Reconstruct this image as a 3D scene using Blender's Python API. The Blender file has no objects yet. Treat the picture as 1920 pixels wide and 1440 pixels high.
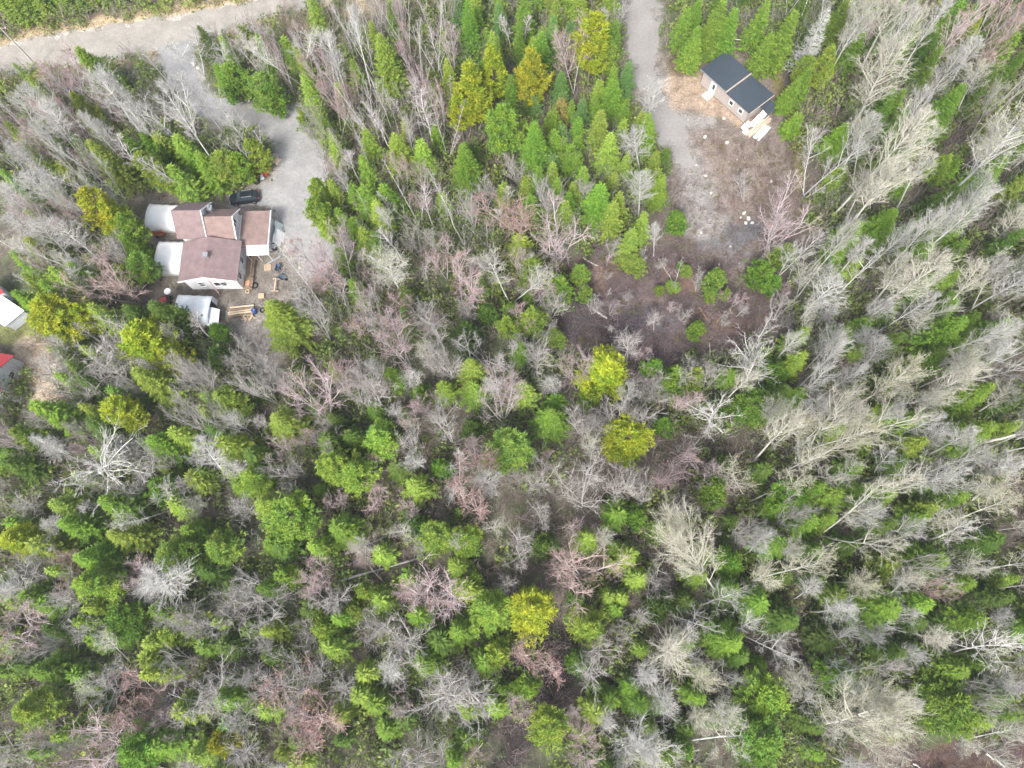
import bpy, math, random
import numpy as np
from mathutils import Vector, Matrix, Quaternion

# ---------------------------------------------------------------- camera
FPX, CAM_H = 1331.0, 95.0
_d = np.array([40.0, -380.0, -FPX]); _d /= np.linalg.norm(_d)
_Z = -_d; _X = np.array([1.0, 0, 0]) - _d[0]*_d; _X /= np.linalg.norm(_X); _Y = np.cross(_Z, _X)
ROT = np.array([_X, _Y, _Z])

def ground(u, v, z=0.0):
    """survey: where a sight line of the photograph meets height z"""
    w = ROT @ np.array([(u-960)/FPX, -(v-720)/FPX, -1.0]); t = (CAM_H-z)/-w[2]
    return float(w[0]*t), float(w[1]*t)

def to_px(x, y, z=0.0):
    c = ROT.T @ np.array([x, y, z-CAM_H]); return 960+FPX*c[0]/-c[2], 720-FPX*c[1]/-c[2]

scene = bpy.context.scene
cam_data = bpy.data.cameras.new('camera'); cam = bpy.data.objects.new('camera', cam_data)
scene.collection.objects.link(cam)
cam_data.sensor_width = 36.0; cam_data.lens = 36.0*FPX/1920.0; cam_data.clip_end = 6000; cam_data.clip_start = 0.5
M4 = Matrix([list(ROT[0])+[0], list(ROT[1])+[0], list(ROT[2])+[CAM_H], [0, 0, 0, 1]])
cam.matrix_world = M4
scene.camera = cam

# ---------------------------------------------------------------- light
SUN_EL, SUN_AZ = 50.0, 198.0          # degrees; azimuth clockwise from +Y (image up)
world = bpy.data.worlds.new('World'); scene.world = world; world.use_nodes = True
wn = world.node_tree; bg = wn.nodes['Background']
sky = wn.nodes.new('ShaderNodeTexSky'); sky.sky_type = 'NISHITA'; sky.sun_disc = False
sky.sun_elevation = math.radians(SUN_EL); sky.sun_rotation = math.radians(SUN_AZ)
sky.air_density = 1.0; sky.dust_density = 4.0; sky.ozone_density = 1.0
hsv = wn.nodes.new('ShaderNodeHueSaturation'); hsv.inputs['Saturation'].default_value = 0.6
wn.links.new(sky.outputs[0], hsv.inputs['Color']); wn.links.new(hsv.outputs[0], bg.inputs[0])
bg.inputs[1].default_value = 0.15
sd = bpy.data.lights.new('sun', 'SUN'); sd.energy = 2.2; sd.angle = math.radians(14); sd.color = (1.0, 0.98, 0.95)
sun = bpy.data.objects.new('sun', sd); scene.collection.objects.link(sun)
_az, _el = math.radians(SUN_AZ), math.radians(SUN_EL)
sdir = Vector((math.sin(_az)*math.cos(_el), math.cos(_az)*math.cos(_el), math.sin(_el)))
sun.rotation_euler = sdir.to_track_quat('Z', 'Y').to_euler(); sun.location = (0, 0, 150)
scene.view_settings.view_transform = 'Standard'; scene.view_settings.look = 'None'
scene.view_settings.exposure = 1.15; scene.view_settings.gamma = 1.0
scene.cycles.max_bounces = 6; scene.cycles.diffuse_bounces = 4; scene.cycles.glossy_bounces = 2
scene.cycles.transmission_bounces = 3; scene.cycles.transparent_max_bounces = 4
scene.cycles.use_denoising = True

# ---------------------------------------------------------------- materials
def mat(name, col, rough=0.8, noise=0.0, nscale=3.0, objcol=False, tone=None, transl=0.0, metal=0.0,
        col2=None, island=0.0, bump=0.0, coords='Object', spec=0.3):
    m = bpy.data.materials.new(name); m.use_nodes = True; nt = m.node_tree; N = nt.nodes; L = nt.links
    b = N['Principled BSDF']; b.inputs['Roughness'].default_value = rough
    b.inputs['Metallic'].default_value = metal; b.inputs['Specular IOR Level'].default_value = spec
    def mix(a, bb, f, mode='MIX'):
        n = N.new('ShaderNodeMix'); n.data_type = 'RGBA'; n.blend_type = mode
        for sock, val in ((n.inputs[6], a), (n.inputs[7], bb), (n.inputs[0], f)):
            if hasattr(val, 'node'): L.new(val, sock)
            else: sock.default_value = val if not isinstance(val, tuple) else (*val[:3], 1)
        return n.outputs[2]
    if objcol:
        oi = N.new('ShaderNodeObjectInfo'); base = oi.outputs['Color']
        base = mix(base, tuple(col), 1.0, 'MULTIPLY')
    else:
        rgb = N.new('ShaderNodeRGB'); rgb.outputs[0].default_value = (*col, 1); base = rgb.outputs[0]
    if tone is not None:                       # clump-to-clump difference of colour
        at = N.new('ShaderNodeAttribute'); at.attribute_name = 'tone'
        base = mix(base, mix(base, tuple(tone), 1.0, 'MULTIPLY'), at.outputs['Fac'])
    if island:
        g = N.new('ShaderNodeNewGeometry'); mr = N.new('ShaderNodeMapRange')
        mr.inputs[3].default_value = 1-island; mr.inputs[4].default_value = 1+island
        L.new(g.outputs['Random Per Island'], mr.inputs[0])
        vm = N.new('ShaderNodeVectorMath'); vm.operation = 'SCALE'
        L.new(base, vm.inputs[0]); L.new(mr.outputs[0], vm.inputs['Scale']); base = vm.outputs[0]
    if noise:
        tc = N.new('ShaderNodeTexCoord'); nz = N.new('ShaderNodeTexNoise'); nz.inputs['Scale'].default_value = nscale
        nz.inputs['Detail'].default_value = 6; nz.inputs['Roughness'].default_value = 0.65
        L.new(tc.outputs[coords], nz.inputs['Vector'])
        mr = N.new('ShaderNodeMapRange'); mr.inputs[1].default_value = 0.3; mr.inputs[2].default_value = 0.7
        L.new(nz.outputs[0], mr.inputs[0])
        if col2 is not None: base = mix(base, tuple(col2), mr.outputs[0])
        else:
            m2 = N.new('ShaderNodeMapRange'); m2.inputs[3].default_value = 1-noise; m2.inputs[4].default_value = 1+noise
            L.new(mr.outputs[0], m2.inputs[0]); vm = N.new('ShaderNodeVectorMath'); vm.operation = 'SCALE'
            L.new(base, vm.inputs[0]); L.new(m2.outputs[0], vm.inputs['Scale']); base = vm.outputs[0]
        if bump:
            bp = N.new('ShaderNodeBump'); bp.inputs['Strength'].default_value = bump; bp.inputs['Distance'].default_value = 0.05
            L.new(nz.outputs[0], bp.inputs['Height']); L.new(bp.outputs[0], b.inputs['Normal'])
    L.new(base, b.inputs['Base Color'])
    if transl:
        tr = N.new('ShaderNodeBsdfTranslucent'); L.new(base, tr.inputs['Color'])
        ms = N.new('ShaderNodeMixShader'); ms.inputs[0].default_value = transl
        L.new(b.outputs[0], ms.inputs[1]); L.new(tr.outputs[0], ms.inputs[2])
        L.new(ms.outputs[0], N['Material Output'].inputs['Surface'])
    return m

def stripes(m, axis, freq, depth, col_dark=None, strength=0.6):
    """laps or ribs running across one axis of the thing (object coordinates)"""
    nt = m.node_tree; N = nt.nodes; L = nt.links; b = N['Principled BSDF']
    tc = N.new('ShaderNodeTexCoord'); w = N.new('ShaderNodeTexWave'); w.wave_type = 'BANDS'
    w.bands_direction = axis; w.wave_profile = 'SAW'; w.inputs['Scale'].default_value = freq
    L.new(tc.outputs['Object'], w.inputs['Vector'])
    bp = N.new('ShaderNodeBump'); bp.inputs['Strength'].default_value = strength; bp.inputs['Distance'].default_value = depth
    L.new(w.outputs['Fac'], bp.inputs['Height']); L.new(bp.outputs[0], b.inputs['Normal'])
    if col_dark:
        src = b.inputs['Base Color'].links[0].from_socket
        cr = N.new('ShaderNodeMapRange'); cr.inputs[1].default_value = 0.86; cr.inputs[2].default_value = 0.97
        L.new(w.outputs['Fac'], cr.inputs[0])
        mx = N.new('ShaderNodeMix'); mx.data_type = 'RGBA'; L.new(cr.outputs[0], mx.inputs[0]); L.new(src, mx.inputs[6])
        mx.inputs[7].default_value = (*col_dark, 1); L.new(mx.outputs[2], b.inputs['Base Color'])
    return m

MT = {}
MT['needles'] = mat('needles', (1, 1, 1), 0.7, objcol=True, tone=(0.55, 0.72, 0.75), transl=0.35, island=0.30)
MT['pine_needles'] = mat('pine_needles', (1, 1, 1), 0.7, objcol=True, tone=(0.58, 0.78, 0.95), transl=0.4, island=0.30)
MT['leaf'] = mat('leaf', (1, 1, 1), 0.6, objcol=True, tone=(0.6, 0.75, 0.8), transl=0.4, island=0.3)
MT['trunk'] = mat('trunk', (0.17, 0.14, 0.115), 0.9, noise=0.35, nscale=6)
MT['bark'] = mat('bark', (1, 1, 1), 0.75, noise=0.22, nscale=2.5, objcol=True)
MT['twig'] = mat('twig', (1, 1, 1), 0.8, objcol=True, island=0.22)
MT['bud'] = mat('bud', (0.50, 0.26, 0.24), 0.7, transl=0.25, island=0.3)
MT['catkin'] = mat('catkin', (0.46, 0.46, 0.24), 0.8, transl=0.25, island=0.25)

# ---------------------------------------------------------------- helpers
COL = scene.collection
def tag(o, label=None, cat=None, group=None, kind=None):
    if label: o['label'] = label
    if cat: o['category'] = cat
    if group: o['group'] = group
    if kind: o['kind'] = kind
    return o
def link(name, data, parent=None):
    o = bpy.data.objects.new(name, data); COL.objects.link(o)
    if parent is not None: o.parent = parent
    return o
def thing(name, label, cat, loc=(0, 0, 0), rz=0.0, group=None):
    o = link(name, None); o.location = loc; o.rotation_euler = (0, 0, rz); o.empty_display_size = 0.3
    return tag(o, label, cat, group)

class MB:
    """collects faces, then links them as ONE mesh object"""
    def __init__(s): s.v = []; s.f = []; s.mi = []
    def add(s, vs, fs, mi=0):
        n = len(s.v); s.v += [tuple(p) for p in vs]; s.f += [tuple(i+n for i in f) for f in fs]; s.mi += [mi]*len(fs); return s
    def box(s, x0, x1, y0, y1, z0, z1, mi=0, rz=0.0, c=None, rx=0.0):
        vs = [(x, y, z) for z in (z0, z1) for y in (y0, y1) for x in (x0, x1)]
        if rz or rx:
            c = c or ((x0+x1)/2, (y0+y1)/2, (z0+z1)/2); C = Vector(c)
            Rm = Matrix.Rotation(rz, 3, 'Z') @ Matrix.Rotation(rx, 3, 'X')
            vs = [tuple(Rm @ (Vector(p)-C)+C) for p in vs]
        return s.add(vs, [(0, 2, 3, 1), (4, 5, 7, 6), (0, 1, 5, 4), (2, 6, 7, 3), (0, 4, 6, 2), (1, 3, 7, 5)], mi)
    def tube(s, p, q, r0, r1=None, n=8, mi=0, caps=True):
        r1 = r0 if r1 is None else r1; p = Vector(p); q = Vector(q); d = (q-p).normalized()
        a = d.orthogonal().normalized(); b = d.cross(a)
        vs = [p+(a*math.cos(2*math.pi*i/n)+b*math.sin(2*math.pi*i/n))*r0 for i in range(n)]
        vs += [q+(a*math.cos(2*math.pi*i/n)+b*math.sin(2*math.pi*i/n))*r1 for i in range(n)]
        fs = [(i, (i+1) % n, n+(i+1) % n, n+i) for i in range(n)]
        if caps: fs += [tuple(range(n-1, -1, -1)), tuple(range(n, 2*n))]
        return s.add(vs, fs, mi)
    def slab(s, pts, t, mi=0):
        """a sheet through the points (counter-clockwise from above) with thickness t downwards"""
        n = len(pts); vs = [tuple(p) for p in pts]+[(p[0], p[1], p[2]-t) for p in pts]
        return s.add(vs, [tuple(range(n)), tuple(range(2*n-1, n-1, -1))]+[(i, n+i, n+(i+1) % n, (i+1) % n) for i in range(n)], mi)
    def sections(s, secs, mi=0, close=True):
        """loft through rings with equal vertex counts"""
        n = len(secs[0]); vs = [p for r in secs for p in r]; fs = []
        for k in range(len(secs)-1):
            for i in range(n): fs.append((k*n+i, k*n+(i+1) % n, (k+1)*n+(i+1) % n, (k+1)*n+i))
        if close: fs += [tuple(range(n-1, -1, -1)), tuple(range((len(secs)-1)*n, len(secs)*n))]
        return s.add(vs, fs, mi)
    def build(s, name, mats, parent=None, smooth=False, bevel=0.0):
        me = bpy.data.meshes.new(name); me.from_pydata(s.v, [], s.f)
        mats = mats if isinstance(mats, (list, tuple)) else [mats]
        for m in mats: me.materials.append(m)
        if len(mats) > 1: me.polygons.foreach_set('material_index', s.mi)
        if smooth: me.polygons.foreach_set('use_smooth', [True]*len(me.polygons))
        me.update()
        o = link(name, me, parent)
        if bevel:
            bm = o.modifiers.new('bevel', 'BEVEL'); bm.width = bevel; bm.segments = 2; bm.limit_method = 'ANGLE'
        return o

def np_mesh(name, V, F, mats, MI=None, tone=None):
    """mesh out of arrays; F is (n,3) or (n,4)"""
    V = np.asarray(V, dtype=np.float32); F = np.asarray(F, dtype=np.int32); k = F.shape[1]
    me = bpy.data.meshes.new(name); me.vertices.add(len(V)); me.vertices.foreach_set('co', V.ravel())
    me.loops.add(F.size); me.loops.foreach_set('vertex_index', F.ravel())
    me.polygons.add(len(F)); me.polygons.foreach_set('loop_start', np.arange(0, F.size, k, dtype=np.int32))
    for m in mats: me.materials.append(m)
    if MI is not None: me.polygons.foreach_set('material_index', np.asarray(MI, dtype=np.int32))
    if tone is not None:
        a = me.attributes.new('tone', 'FLOAT', 'POINT'); a.data.foreach_set('value', np.asarray(tone, dtype=np.float32))
    me.update(calc_edges=True)
    return me

def prisms(segs, sides=3):
    """segs: (n,8) p0 xyz, p1 xyz, r0, r1 -> vertices and quads of tapered tubes"""
    S = np.asarray(segs, dtype=float); n = len(S); p, q = S[:, :3], S[:, 3:6]
    d = q-p; d /= np.maximum(np.linalg.norm(d, axis=1), 1e-6)[:, None]
    ref = np.where(np.abs(d[:, 2:3]) > 0.9, np.array([[1.0, 0, 0]]), np.array([[0, 0, 1.0]]))
    a = np.cross(d, ref); a /= np.linalg.norm(a, axis=1)[:, None]; b = np.cross(d, a)
    V = np.zeros((n, 2*sides, 3))
    for i in range(sides):
        t = 2*math.pi*i/sides; w = a*math.cos(t)+b*math.sin(t)
        V[:, i] = p+w*S[:, 6:7]; V[:, sides+i] = q+w*S[:, 7:8]
    F = np.array([(i, (i+1) % sides, sides+(i+1) % sides, sides+i) for i in range(sides)])
    F = (F[None]+(np.arange(n)*2*sides)[:, None, None]).reshape(-1, 4)
    return V.reshape(-1, 3), F
def tube_mesh(name, segs, mats, sides=3, MI=None):
    V, F = prisms(segs, sides)
    return np_mesh(name, V, F, mats, None if MI is None else np.repeat(MI, sides))
def unit(v): return v/max(1e-6, np.linalg.norm(v))
# ---------------------------------------------------------------- tree kinds (shared shapes)
def leaf_tri(V, T, base, d, side, L, w, tone):
    """one flat spray: a kite from base along d"""
    V += [base-side*w*0.35, base+d*L*0.45+side*w*0.6, base+d*L, base+d*L*0.45-side*w*0.6]; T += [tone]*4

def make_spruce(seed, h=10.0, r=1.9, dens=1.0, droop=0.18, low=0.10, power=1.0):
    rg = np.random.default_rng(seed); V = []; T = []; segs = []
    z = h*low; dz = 0.37
    while z < h-0.25:
        f = (h-z)/(h*(1-low)); Lw = r*f**power; n = int(round((5.5+3.5*f)*dens)); a0 = rg.uniform(0, 6.28)
        for k in range(n):
            a = a0+6.283*k/n+rg.normal(0, 0.16); L = Lw*rg.uniform(0.62, 1.22)+0.08; zz = z+rg.uniform(-0.12, 0.12)
            out = np.array([math.cos(a), math.sin(a), 0]); sd = np.array([-math.sin(a), math.cos(a), 0])
            tn = rg.uniform(0, 1)*0.7+(0.3 if rg.random() < 0.3 else 0)
            pt = lambda t: out*L*t+np.array([0, 0, zz-droop*L*math.sin(t*2.2)+0.16*L*t*t])
            segs.append((*pt(0), *pt(0.85), 0.03, 0.008))
            t = 0.18; st = 0.19/max(L, 0.3)
            while t < 1.0:
                p = pt(t); s0 = (0.52*(1.08-t)+0.20)*min(1, L+0.25)
                for sg in (-1, 1):
                    d = unit(out*rg.uniform(0.7, 1.1)+sd*sg*rg.uniform(0.6, 1.0)+np.array([0, 0, rg.uniform(-0.25, 0.3)]))
                    nrm = unit(np.array([rg.normal(0, .45), rg.normal(0, .45), 1])); sv = unit(np.cross(nrm, d))
                    leaf_tri(V, T, p, d, sv, s0*rg.uniform(.75, 1.3), 0.125, min(1, max(0, tn+rg.normal(0, .12))))
                t += st
            d = unit(out+np.array([0, 0, 0.25])); leaf_tri(V, T, pt(0.88), d, sd, 0.46, 0.14, max(0, tn-.4))
            if L > 0.8:
                leaf_tri(V, T, pt(0.45), unit(out+np.array([0, 0, .5])), sd, 0.5, 0.26, tn)
        z += dz*rg.uniform(0.8, 1.2)*(0.75+0.45*f)
    for k in range(10):
        a = rg.uniform(0, 6.28); o = np.array([math.cos(a), math.sin(a), 1.4])
        leaf_tri(V, T, np.array([0, 0, h-rg.uniform(.1, .7)]), unit(o), np.array([-math.sin(a), math.cos(a), 0]), 0.28, 0.12, 0)
    V = np.array(V); F = np.arange(len(V)).reshape(-1, 4)
    crown = np_mesh('crown', V, F, [MT['needles']], tone=T)
    tr = tube_mesh('trunk', [(0, 0, -0.3, 0, 0, h*.5, .15, .09), (0, 0, h*.5, 0, 0, h*.97, .09, .02)]+segs, [MT['trunk']], 4)
    return dict(trunk=tr, crown=crown, h=h, r=r)

def make_pine(seed, h=11.0, r=2.3, low=0.30, n=62, power=0.62):
    rg = np.random.default_rng(seed); V = []; T = []; segs = []
    for k in range(n):
        f = (k+rg.uniform(0, 1))/n; z = h*(low+(0.97-low)*f); prof = max(0.12, (1-f)**power*min(1, 0.55+1.6*f))
        L = r*prof*rg.uniform(0.48, 1.25); a = k*2.399+rg.normal(0, .3)
        out = np.array([math.cos(a), math.sin(a), 0]); sd = np.array([-math.sin(a), math.cos(a), 0]); up = rg.uniform(0.12, 0.5)
        tip = out*L+np.array([0, 0, z+L*up]); b0 = np.array([0, 0, z-0.1])
        mid = b0*0.5+tip*0.5-np.array([0, 0, L*.12]); segs += [(*b0, *mid, .045, .03), (*mid, *tip, .03, .012)]
        tone = rg.uniform(0, 1)**1.2
        for j in range(4+int(6.5*L)):
            t = rg.uniform(0.40, 1.0)**0.8; c = b0*(1-t)**2+mid*2*t*(1-t)*1.0+tip*t*t if False else (mid+(tip-mid)*(t*2-1) if t > .5 else b0+(mid-b0)*t*2)
            c = c+sd*rg.normal(0, .26*L*t+.05)+np.array([0, 0, rg.uniform(-.05, .25)])
            tt = min(1, max(0, tone+rg.normal(0, .22)))
            for q in range(11):
                v = unit(np.array([rg.normal(0, .8), rg.normal(0, .8), rg.uniform(-0.1, 1.2)])+out*0.6)
                sv = unit(np.cross(v, np.array([rg.normal(), rg.normal(), rg.normal()])))
                leaf_tri(V, T, c+rg.normal(0, .06, 3), v, sv, rg.uniform(.22, .42), 0.085, min(1, max(0, tt+rg.normal(0, .15))))
    for q in range(16):
        v = unit(np.array([rg.normal(0, .6), rg.normal(0, .6), 1])); sv = unit(np.cross(v, np.array([1, .3, 0])))
        leaf_tri(V, T, np.array([0, 0, h-.45]), v, sv, .4, .12, 0)
    V = np.array(V); F = np.arange(len(V)).reshape(-1, 4)
    crown = np_mesh('crown', V, F, [MT['pine_needles']], tone=T)
    tr = tube_mesh('trunk', [(0, 0, -0.3, 0, 0, h*.5, .17, .11), (0, 0, h*.5, 0, 0, h*.96, .11, .02)]+segs, [MT['trunk']], 4)
    return dict(trunk=tr, crown=crown, h=h, r=r)

def grow(rg, segs, p, d, L, r, steps, wob, up):
    """a bent limb; returns its points"""
    pts = [p]; dirs = [d]
    for i in range(steps):
        d = unit(d+rg.normal(0, wob, 3)+np.array([0, 0, up])); q = p+d*L/steps
        r1 = r*(1-0.75*(i+1)/steps)+0.004; segs.append((*p, *q, r*(1-0.75*i/steps)+0.004, r1)); p = q; pts.append(p); dirs.append(d)
    return pts, dirs

def make_bare(seed, h=15.0, r=2.6, low=0.42, nprim=22, nsec=7, ntw=7, stems=1, spread=0.75, up=0.10, tr=0.15,
              tips=0.0, tipmat=None, wob=0.10, tw_len=0.8, tw_r=0.012, bend=0.03):
    rg = np.random.default_rng(seed); tseg = []; b1 = []; b2 = []; tipV = []; tipT = []
    for s in range(stems):
        a = rg.uniform(0, 6.28)+6.283*s/stems; sp = 0 if stems == 1 else rg.uniform(.18, .42)
        d = unit(np.array([math.cos(a)*sp, math.sin(a)*sp, 1.0])); hs = h*(1 if s == 0 else rg.uniform(.75, .98))
        pts, dirs = grow(rg, tseg, np.array([0, 0, -0.3]), d, hs/max(d[2], .6)*0.97, tr*(1 if stems == 1 else .7), 9, bend, 0.02)
        P = np.array(pts); n1 = max(5, int(nprim/stems*1.2))
        for k in range(n1):
            f = low+(0.98-low)*((k+rg.uniform(0, 1))/n1); i = min(8, int(f*9)); g = f*9-i
            p0 = P[i]*(1-g)+P[i+1]*g; a = k*2.4+rg.normal(0, .5)
            env = math.sin(math.pi*min(1, (f-low)/(1-low)*0.82+0.22))**0.7
            L = r*env*rg.uniform(.75, 1.2)/0.8; sl = spread*rg.uniform(.8, 1.25)
            d1 = unit(np.array([math.cos(a)*sl, math.sin(a)*sl, 0.75])+dirs[i]*0.25)
            pp, dd = grow(rg, b1, p0, d1, L, 0.018+0.011*L, 4, wob, up)
            for m in range(nsec):
                t = 0.2+0.8*(m+rg.uniform(0, 1))/nsec; i2 = min(3, int(t*4)); g2 = t*4-i2
                q0 = pp[i2]*(1-g2)+pp[i2+1]*g2; d2 = unit(dd[i2]+rg.normal(0, .62, 3)+np.array([0, 0, up*2]))
                L2 = L*0.42*rg.uniform(.6, 1.2)*(1.15-t*.5)+.15
                p2, dd2 = grow(rg, b2, q0, d2, L2, 0.014, 2, wob*1.2, up)
                for j in range(ntw):
                    t3 = rg.uniform(0.15, 1); i3 = min(1, int(t3*2)); g3 = t3*2-i3
                    w0 = p2[i3]*(1-g3)+p2[i3+1]*g3; d3 = unit(dd2[i3]+rg.normal(0, .55, 3)+np.array([0, 0, up*2]))
                    L3 = tw_len*rg.uniform(.4, 1.1)*(.5+.5*min(1, L2)); w1 = w0+d3*L3
                    b2.append((*w0, *w1, tw_r, tw_r*.45))
                    if tips and rg.random() < tips:
                        for z in range(3):
                            v = unit(d3+rg.normal(0, .6, 3)); sv = unit(np.cross(v, rg.normal(0, 1, 3)))
                            leaf_tri(tipV, tipT, w1-d3*rg.uniform(0, .25), v, sv, .13, .05, rg.uniform(0, 1))
    trunk = tube_mesh('trunk', tseg, [MT['bark']], 6)
    V1, F1 = prisms(b1, 4); V2, F2 = prisms(b2, 3); V = np.vstack([V1, V2]); F = np.vstack([F1, F2+len(V1)])
    MI = np.zeros(len(F), int); mats = [MT['twig']]
    if tipV:
        F = np.vstack([F, np.arange(len(tipV)).reshape(-1, 4)+len(V)]); V = np.vstack([V, np.array(tipV)])
        MI = np.concatenate([MI, np.ones(len(tipV)//4, int)]); mats.append(tipmat)
    return dict(trunk=trunk, crown=np_mesh('crown', V, F, mats, MI), h=h, r=r)

def make_shrub(seed, h=3.2, r=1.4):
    rg = np.random.default_rng(seed); V = []; T = []; segs = []
    for k in range(34):
        a = rg.uniform(0, 6.28); ph = rg.uniform(0.1, 1.35); L = rg.uniform(.7, 1.05)
        tip = np.array([math.cos(a)*math.cos(ph)*r, math.sin(a)*math.cos(ph)*r, h*.35+math.sin(ph)*h*.62])*np.array([L, L, L])
        segs.append((0, 0, 0.05, *tip, .03, .01)); tn = rg.uniform(0, 1)
        for j in range(6):
            c = tip*rg.uniform(.7, 1.0)+rg.normal(0, .16, 3)
            for q in range(5):
                v = unit(rg.normal(0, 1, 3)+np.array([0, 0, .7])); sv = unit(np.cross(v, rg.normal(0, 1, 3)))
                leaf_tri(V, T, c, v, sv, rg.uniform(.18, .34), .17, min(1, max(0, tn+rg.normal(0, .15))))
    V = np.array(V); F = np.arange(len(V)).reshape(-1, 4)
    return dict(trunk=tube_mesh('trunk', segs, [MT['trunk']], 3), crown=np_mesh('crown', V, F, [MT['leaf']], tone=T), h=h, r=r)

def make_dead_conifer(seed, h=11.0, r=1.7):
    rg = np.random.default_rng(seed); b = []; t = []
    z = h*.15
    while z < h*.97:
        f = (h-z)/h; n = int(4+6*f)
        for k in range(n):
            a = rg.uniform(0, 6.28); L = r*f**.8*rg.uniform(.6, 1.15)+.1; out = unit(np.array([math.cos(a), math.sin(a), rg.uniform(-.15, .3)]))
            p0 = np.array([0, 0, z]); b.append((*p0, *(p0+out*L), .028, .01))
            for j in range(int(5+5*L)):
                q = p0+out*L*rg.uniform(.25, 1); v = unit(out+rg.normal(0, .6, 3)); b.append((*q, *(q+v*rg.uniform(.2, .5)), .017, .008))
        z += .28
    t = [(0, 0, -.3, 0, 0, h*.5, .14, .09), (0, 0, h*.5, 0, 0, h, .09, .02)]
    return dict(trunk=tube_mesh('trunk', t, [MT['bark']], 6), crown=tube_mesh('crown', b, [MT['twig']], 3), h=h, r=r)

SPRUCE = [make_spruce(11, 10, 1.9), make_spruce(12, 11, 1.8, droop=.12), make_spruce(13, 10, 2.0, dens=.9, droop=.26),
          make_spruce(14, 12, 1.7, power=1.15), make_spruce(15, 9, 2.0, power=.9), make_spruce(16, 10, 2.1, dens=.85, power=.85), make_spruce(17, 11, 2.0, dens=.7, droop=.3), make_spruce(18, 10, 1.9, dens=.8, droop=.05, power=.95)]
SPRUCE_B = [make_spruce(101, 13, 3.0, dens=1.35, droop=.16, power=.95), make_spruce(102, 12, 3.1, dens=1.25, droop=.24, power=.9)]
FIR_S = [make_spruce(21, 5.5, 1.15, droop=.05), make_spruce(22, 5.0, 1.2, power=.85), make_spruce(23, 6, 1.0, power=1.0)]
PINE = [make_pine(31), make_pine(32, 11.5, 2.2, .22, 70, .75), make_pine(33, 10, 2.5, .35, 60, .5), make_pine(34, 12, 2.2, .25, 74, .8),
        make_pine(35, 9, 2.3, .3, 54, .55)]
PINE_S = [make_pine(36, 4.5, 1.7, .12, 42, .75), make_pine(37, 4.5, 1.6, .15, 46, .85), make_pine(38, 4, 1.8, .1, 40, .65), make_pine(39, 5, 1.6, .1, 34, .8)]
ASPEN = [make_bare(41, 16, 2.5, .36, 30), make_bare(42, 16, 2.3, .4, 28, spread=.62), make_bare(43, 15, 2.9, .38, 24, wob=.14, spread=.85),
         make_bare(44, 17, 2.5, .42, 28, 7, 7, bend=.05), make_bare(45, 14, 2.6, .35, 22, stems=2), make_bare(46, 15, 2.4, .5, 24, up=.16),
         make_bare(47, 16, 2.8, .42, 26, tips=.5, tipmat=MT['catkin']), make_bare(48, 15, 2.7, .46, 26, tips=.4, tipmat=MT['catkin'], stems=2)]
THIN = [make_bare(51, 11, 1.3, .4, 14, 4, 4, tr=.07, tw_len=.6, spread=.5), make_bare(52, 12, 1.2, .45, 14, 4, 4, tr=.075, tw_len=.6, spread=.45, bend=.06),
        make_bare(53, 10, 1.4, .3, 14, 4, 4, stems=3, tr=.07, tw_len=.6, spread=.5), make_bare(54, 11, 1.2, .4, 13, 4, 4, tr=.07, tw_len=.6, spread=.5, bend=.05)]
MAPLE = [make_bare(61, 9, 2.5, .25, 26, 6, 6, stems=4, spread=.75, tips=.14, tipmat=MT['bud'], tr=.12),
         make_bare(62, 9, 2.4, .3, 26, 6, 6, stems=3, spread=.85, tips=.5, tipmat=MT['bud'], tr=.12),
         make_bare(63, 9, 2.5, .28, 26, 6, 6, stems=5, spread=.7, tips=.06, tipmat=MT['bud'], tr=.11),
         make_bare(64, 10, 2.3, .3, 24, 6, 6, stems=2, spread=.8, tips=.3, tipmat=MT['bud'], tr=.12)]
GREY = [make_bare(71, 8, 2.4, .22, 26, 6, 6, stems=4, spread=.8, tr=.11), make_bare(72, 9, 2.2, .3, 24, 6, 6, stems=2, spread=.8, tr=.11),
        make_bare(73, 8, 2.5, .25, 26, 6, 6, stems=5, spread=.75, tr=.1), make_bare(74, 9, 2.3, .35, 24, 6, 5, spread=.95, wob=.16)]
BIG = make_bare(85, 19, 6.0, .28, 34, 12, 11, spread=.9, tr=.24, tw_r=.016, tw_len=1.1, tips=.3, tipmat=None or MT['catkin'], bend=.04)
GNARL = [make_bare(81, 11, 4.2, .45, 15, 9, 6, spread=1.5, wob=.26, up=.03, tr=.20, tw_r=.016, tw_len=.7),
         make_bare(82, 12, 3.2, .4, 16, 7, 6, spread=1.2, wob=.24, up=.05, tr=.19, tw_r=.015, bend=.08)]
DEADC = [make_dead_conifer(91), make_dead_conifer(92, 12, 1.5)]
SHRUB = [make_shrub(95), make_shrub(96, 3.0, 1.6), make_shrub(97, 3.6, 1.3)]

TREES = []       # (object, descriptor, top pixel)
def place_tree(name, proto, x, y, h, r, color, desc, cat, axis=None, twig=None, label=None, group=None, rz=None, yaw=None, aspect=1.0):
    root = link(name, None); root.empty_display_size = .5
    root.location = (x, y, 0); sx = r/proto['r']; sz = h/proto['h']
    root.scale = (sx, sx*aspect, sz)
    q = Quaternion((0, 0, 1), rz if rz is not None else RG.uniform(0, 6.283))
    if axis is not None: q = Vector((0, 0, 1)).rotation_difference(Vector(axis)) @ q
    root.rotation_mode = 'QUATERNION'; root.rotation_quaternion = q
    for part in ('trunk', 'crown'):
        o = link(part, proto[part], root); o.color = (*(twig if (part == 'crown' and twig) else color), 1)
    ax = Vector(axis).normalized()*h if axis is not None else Vector((0, 0, h))
    root['category'] = cat
    TREES.append([root, desc, (x+ax.x, y+ax.y, h), label])
    return root
RG = random.Random(7)
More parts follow.
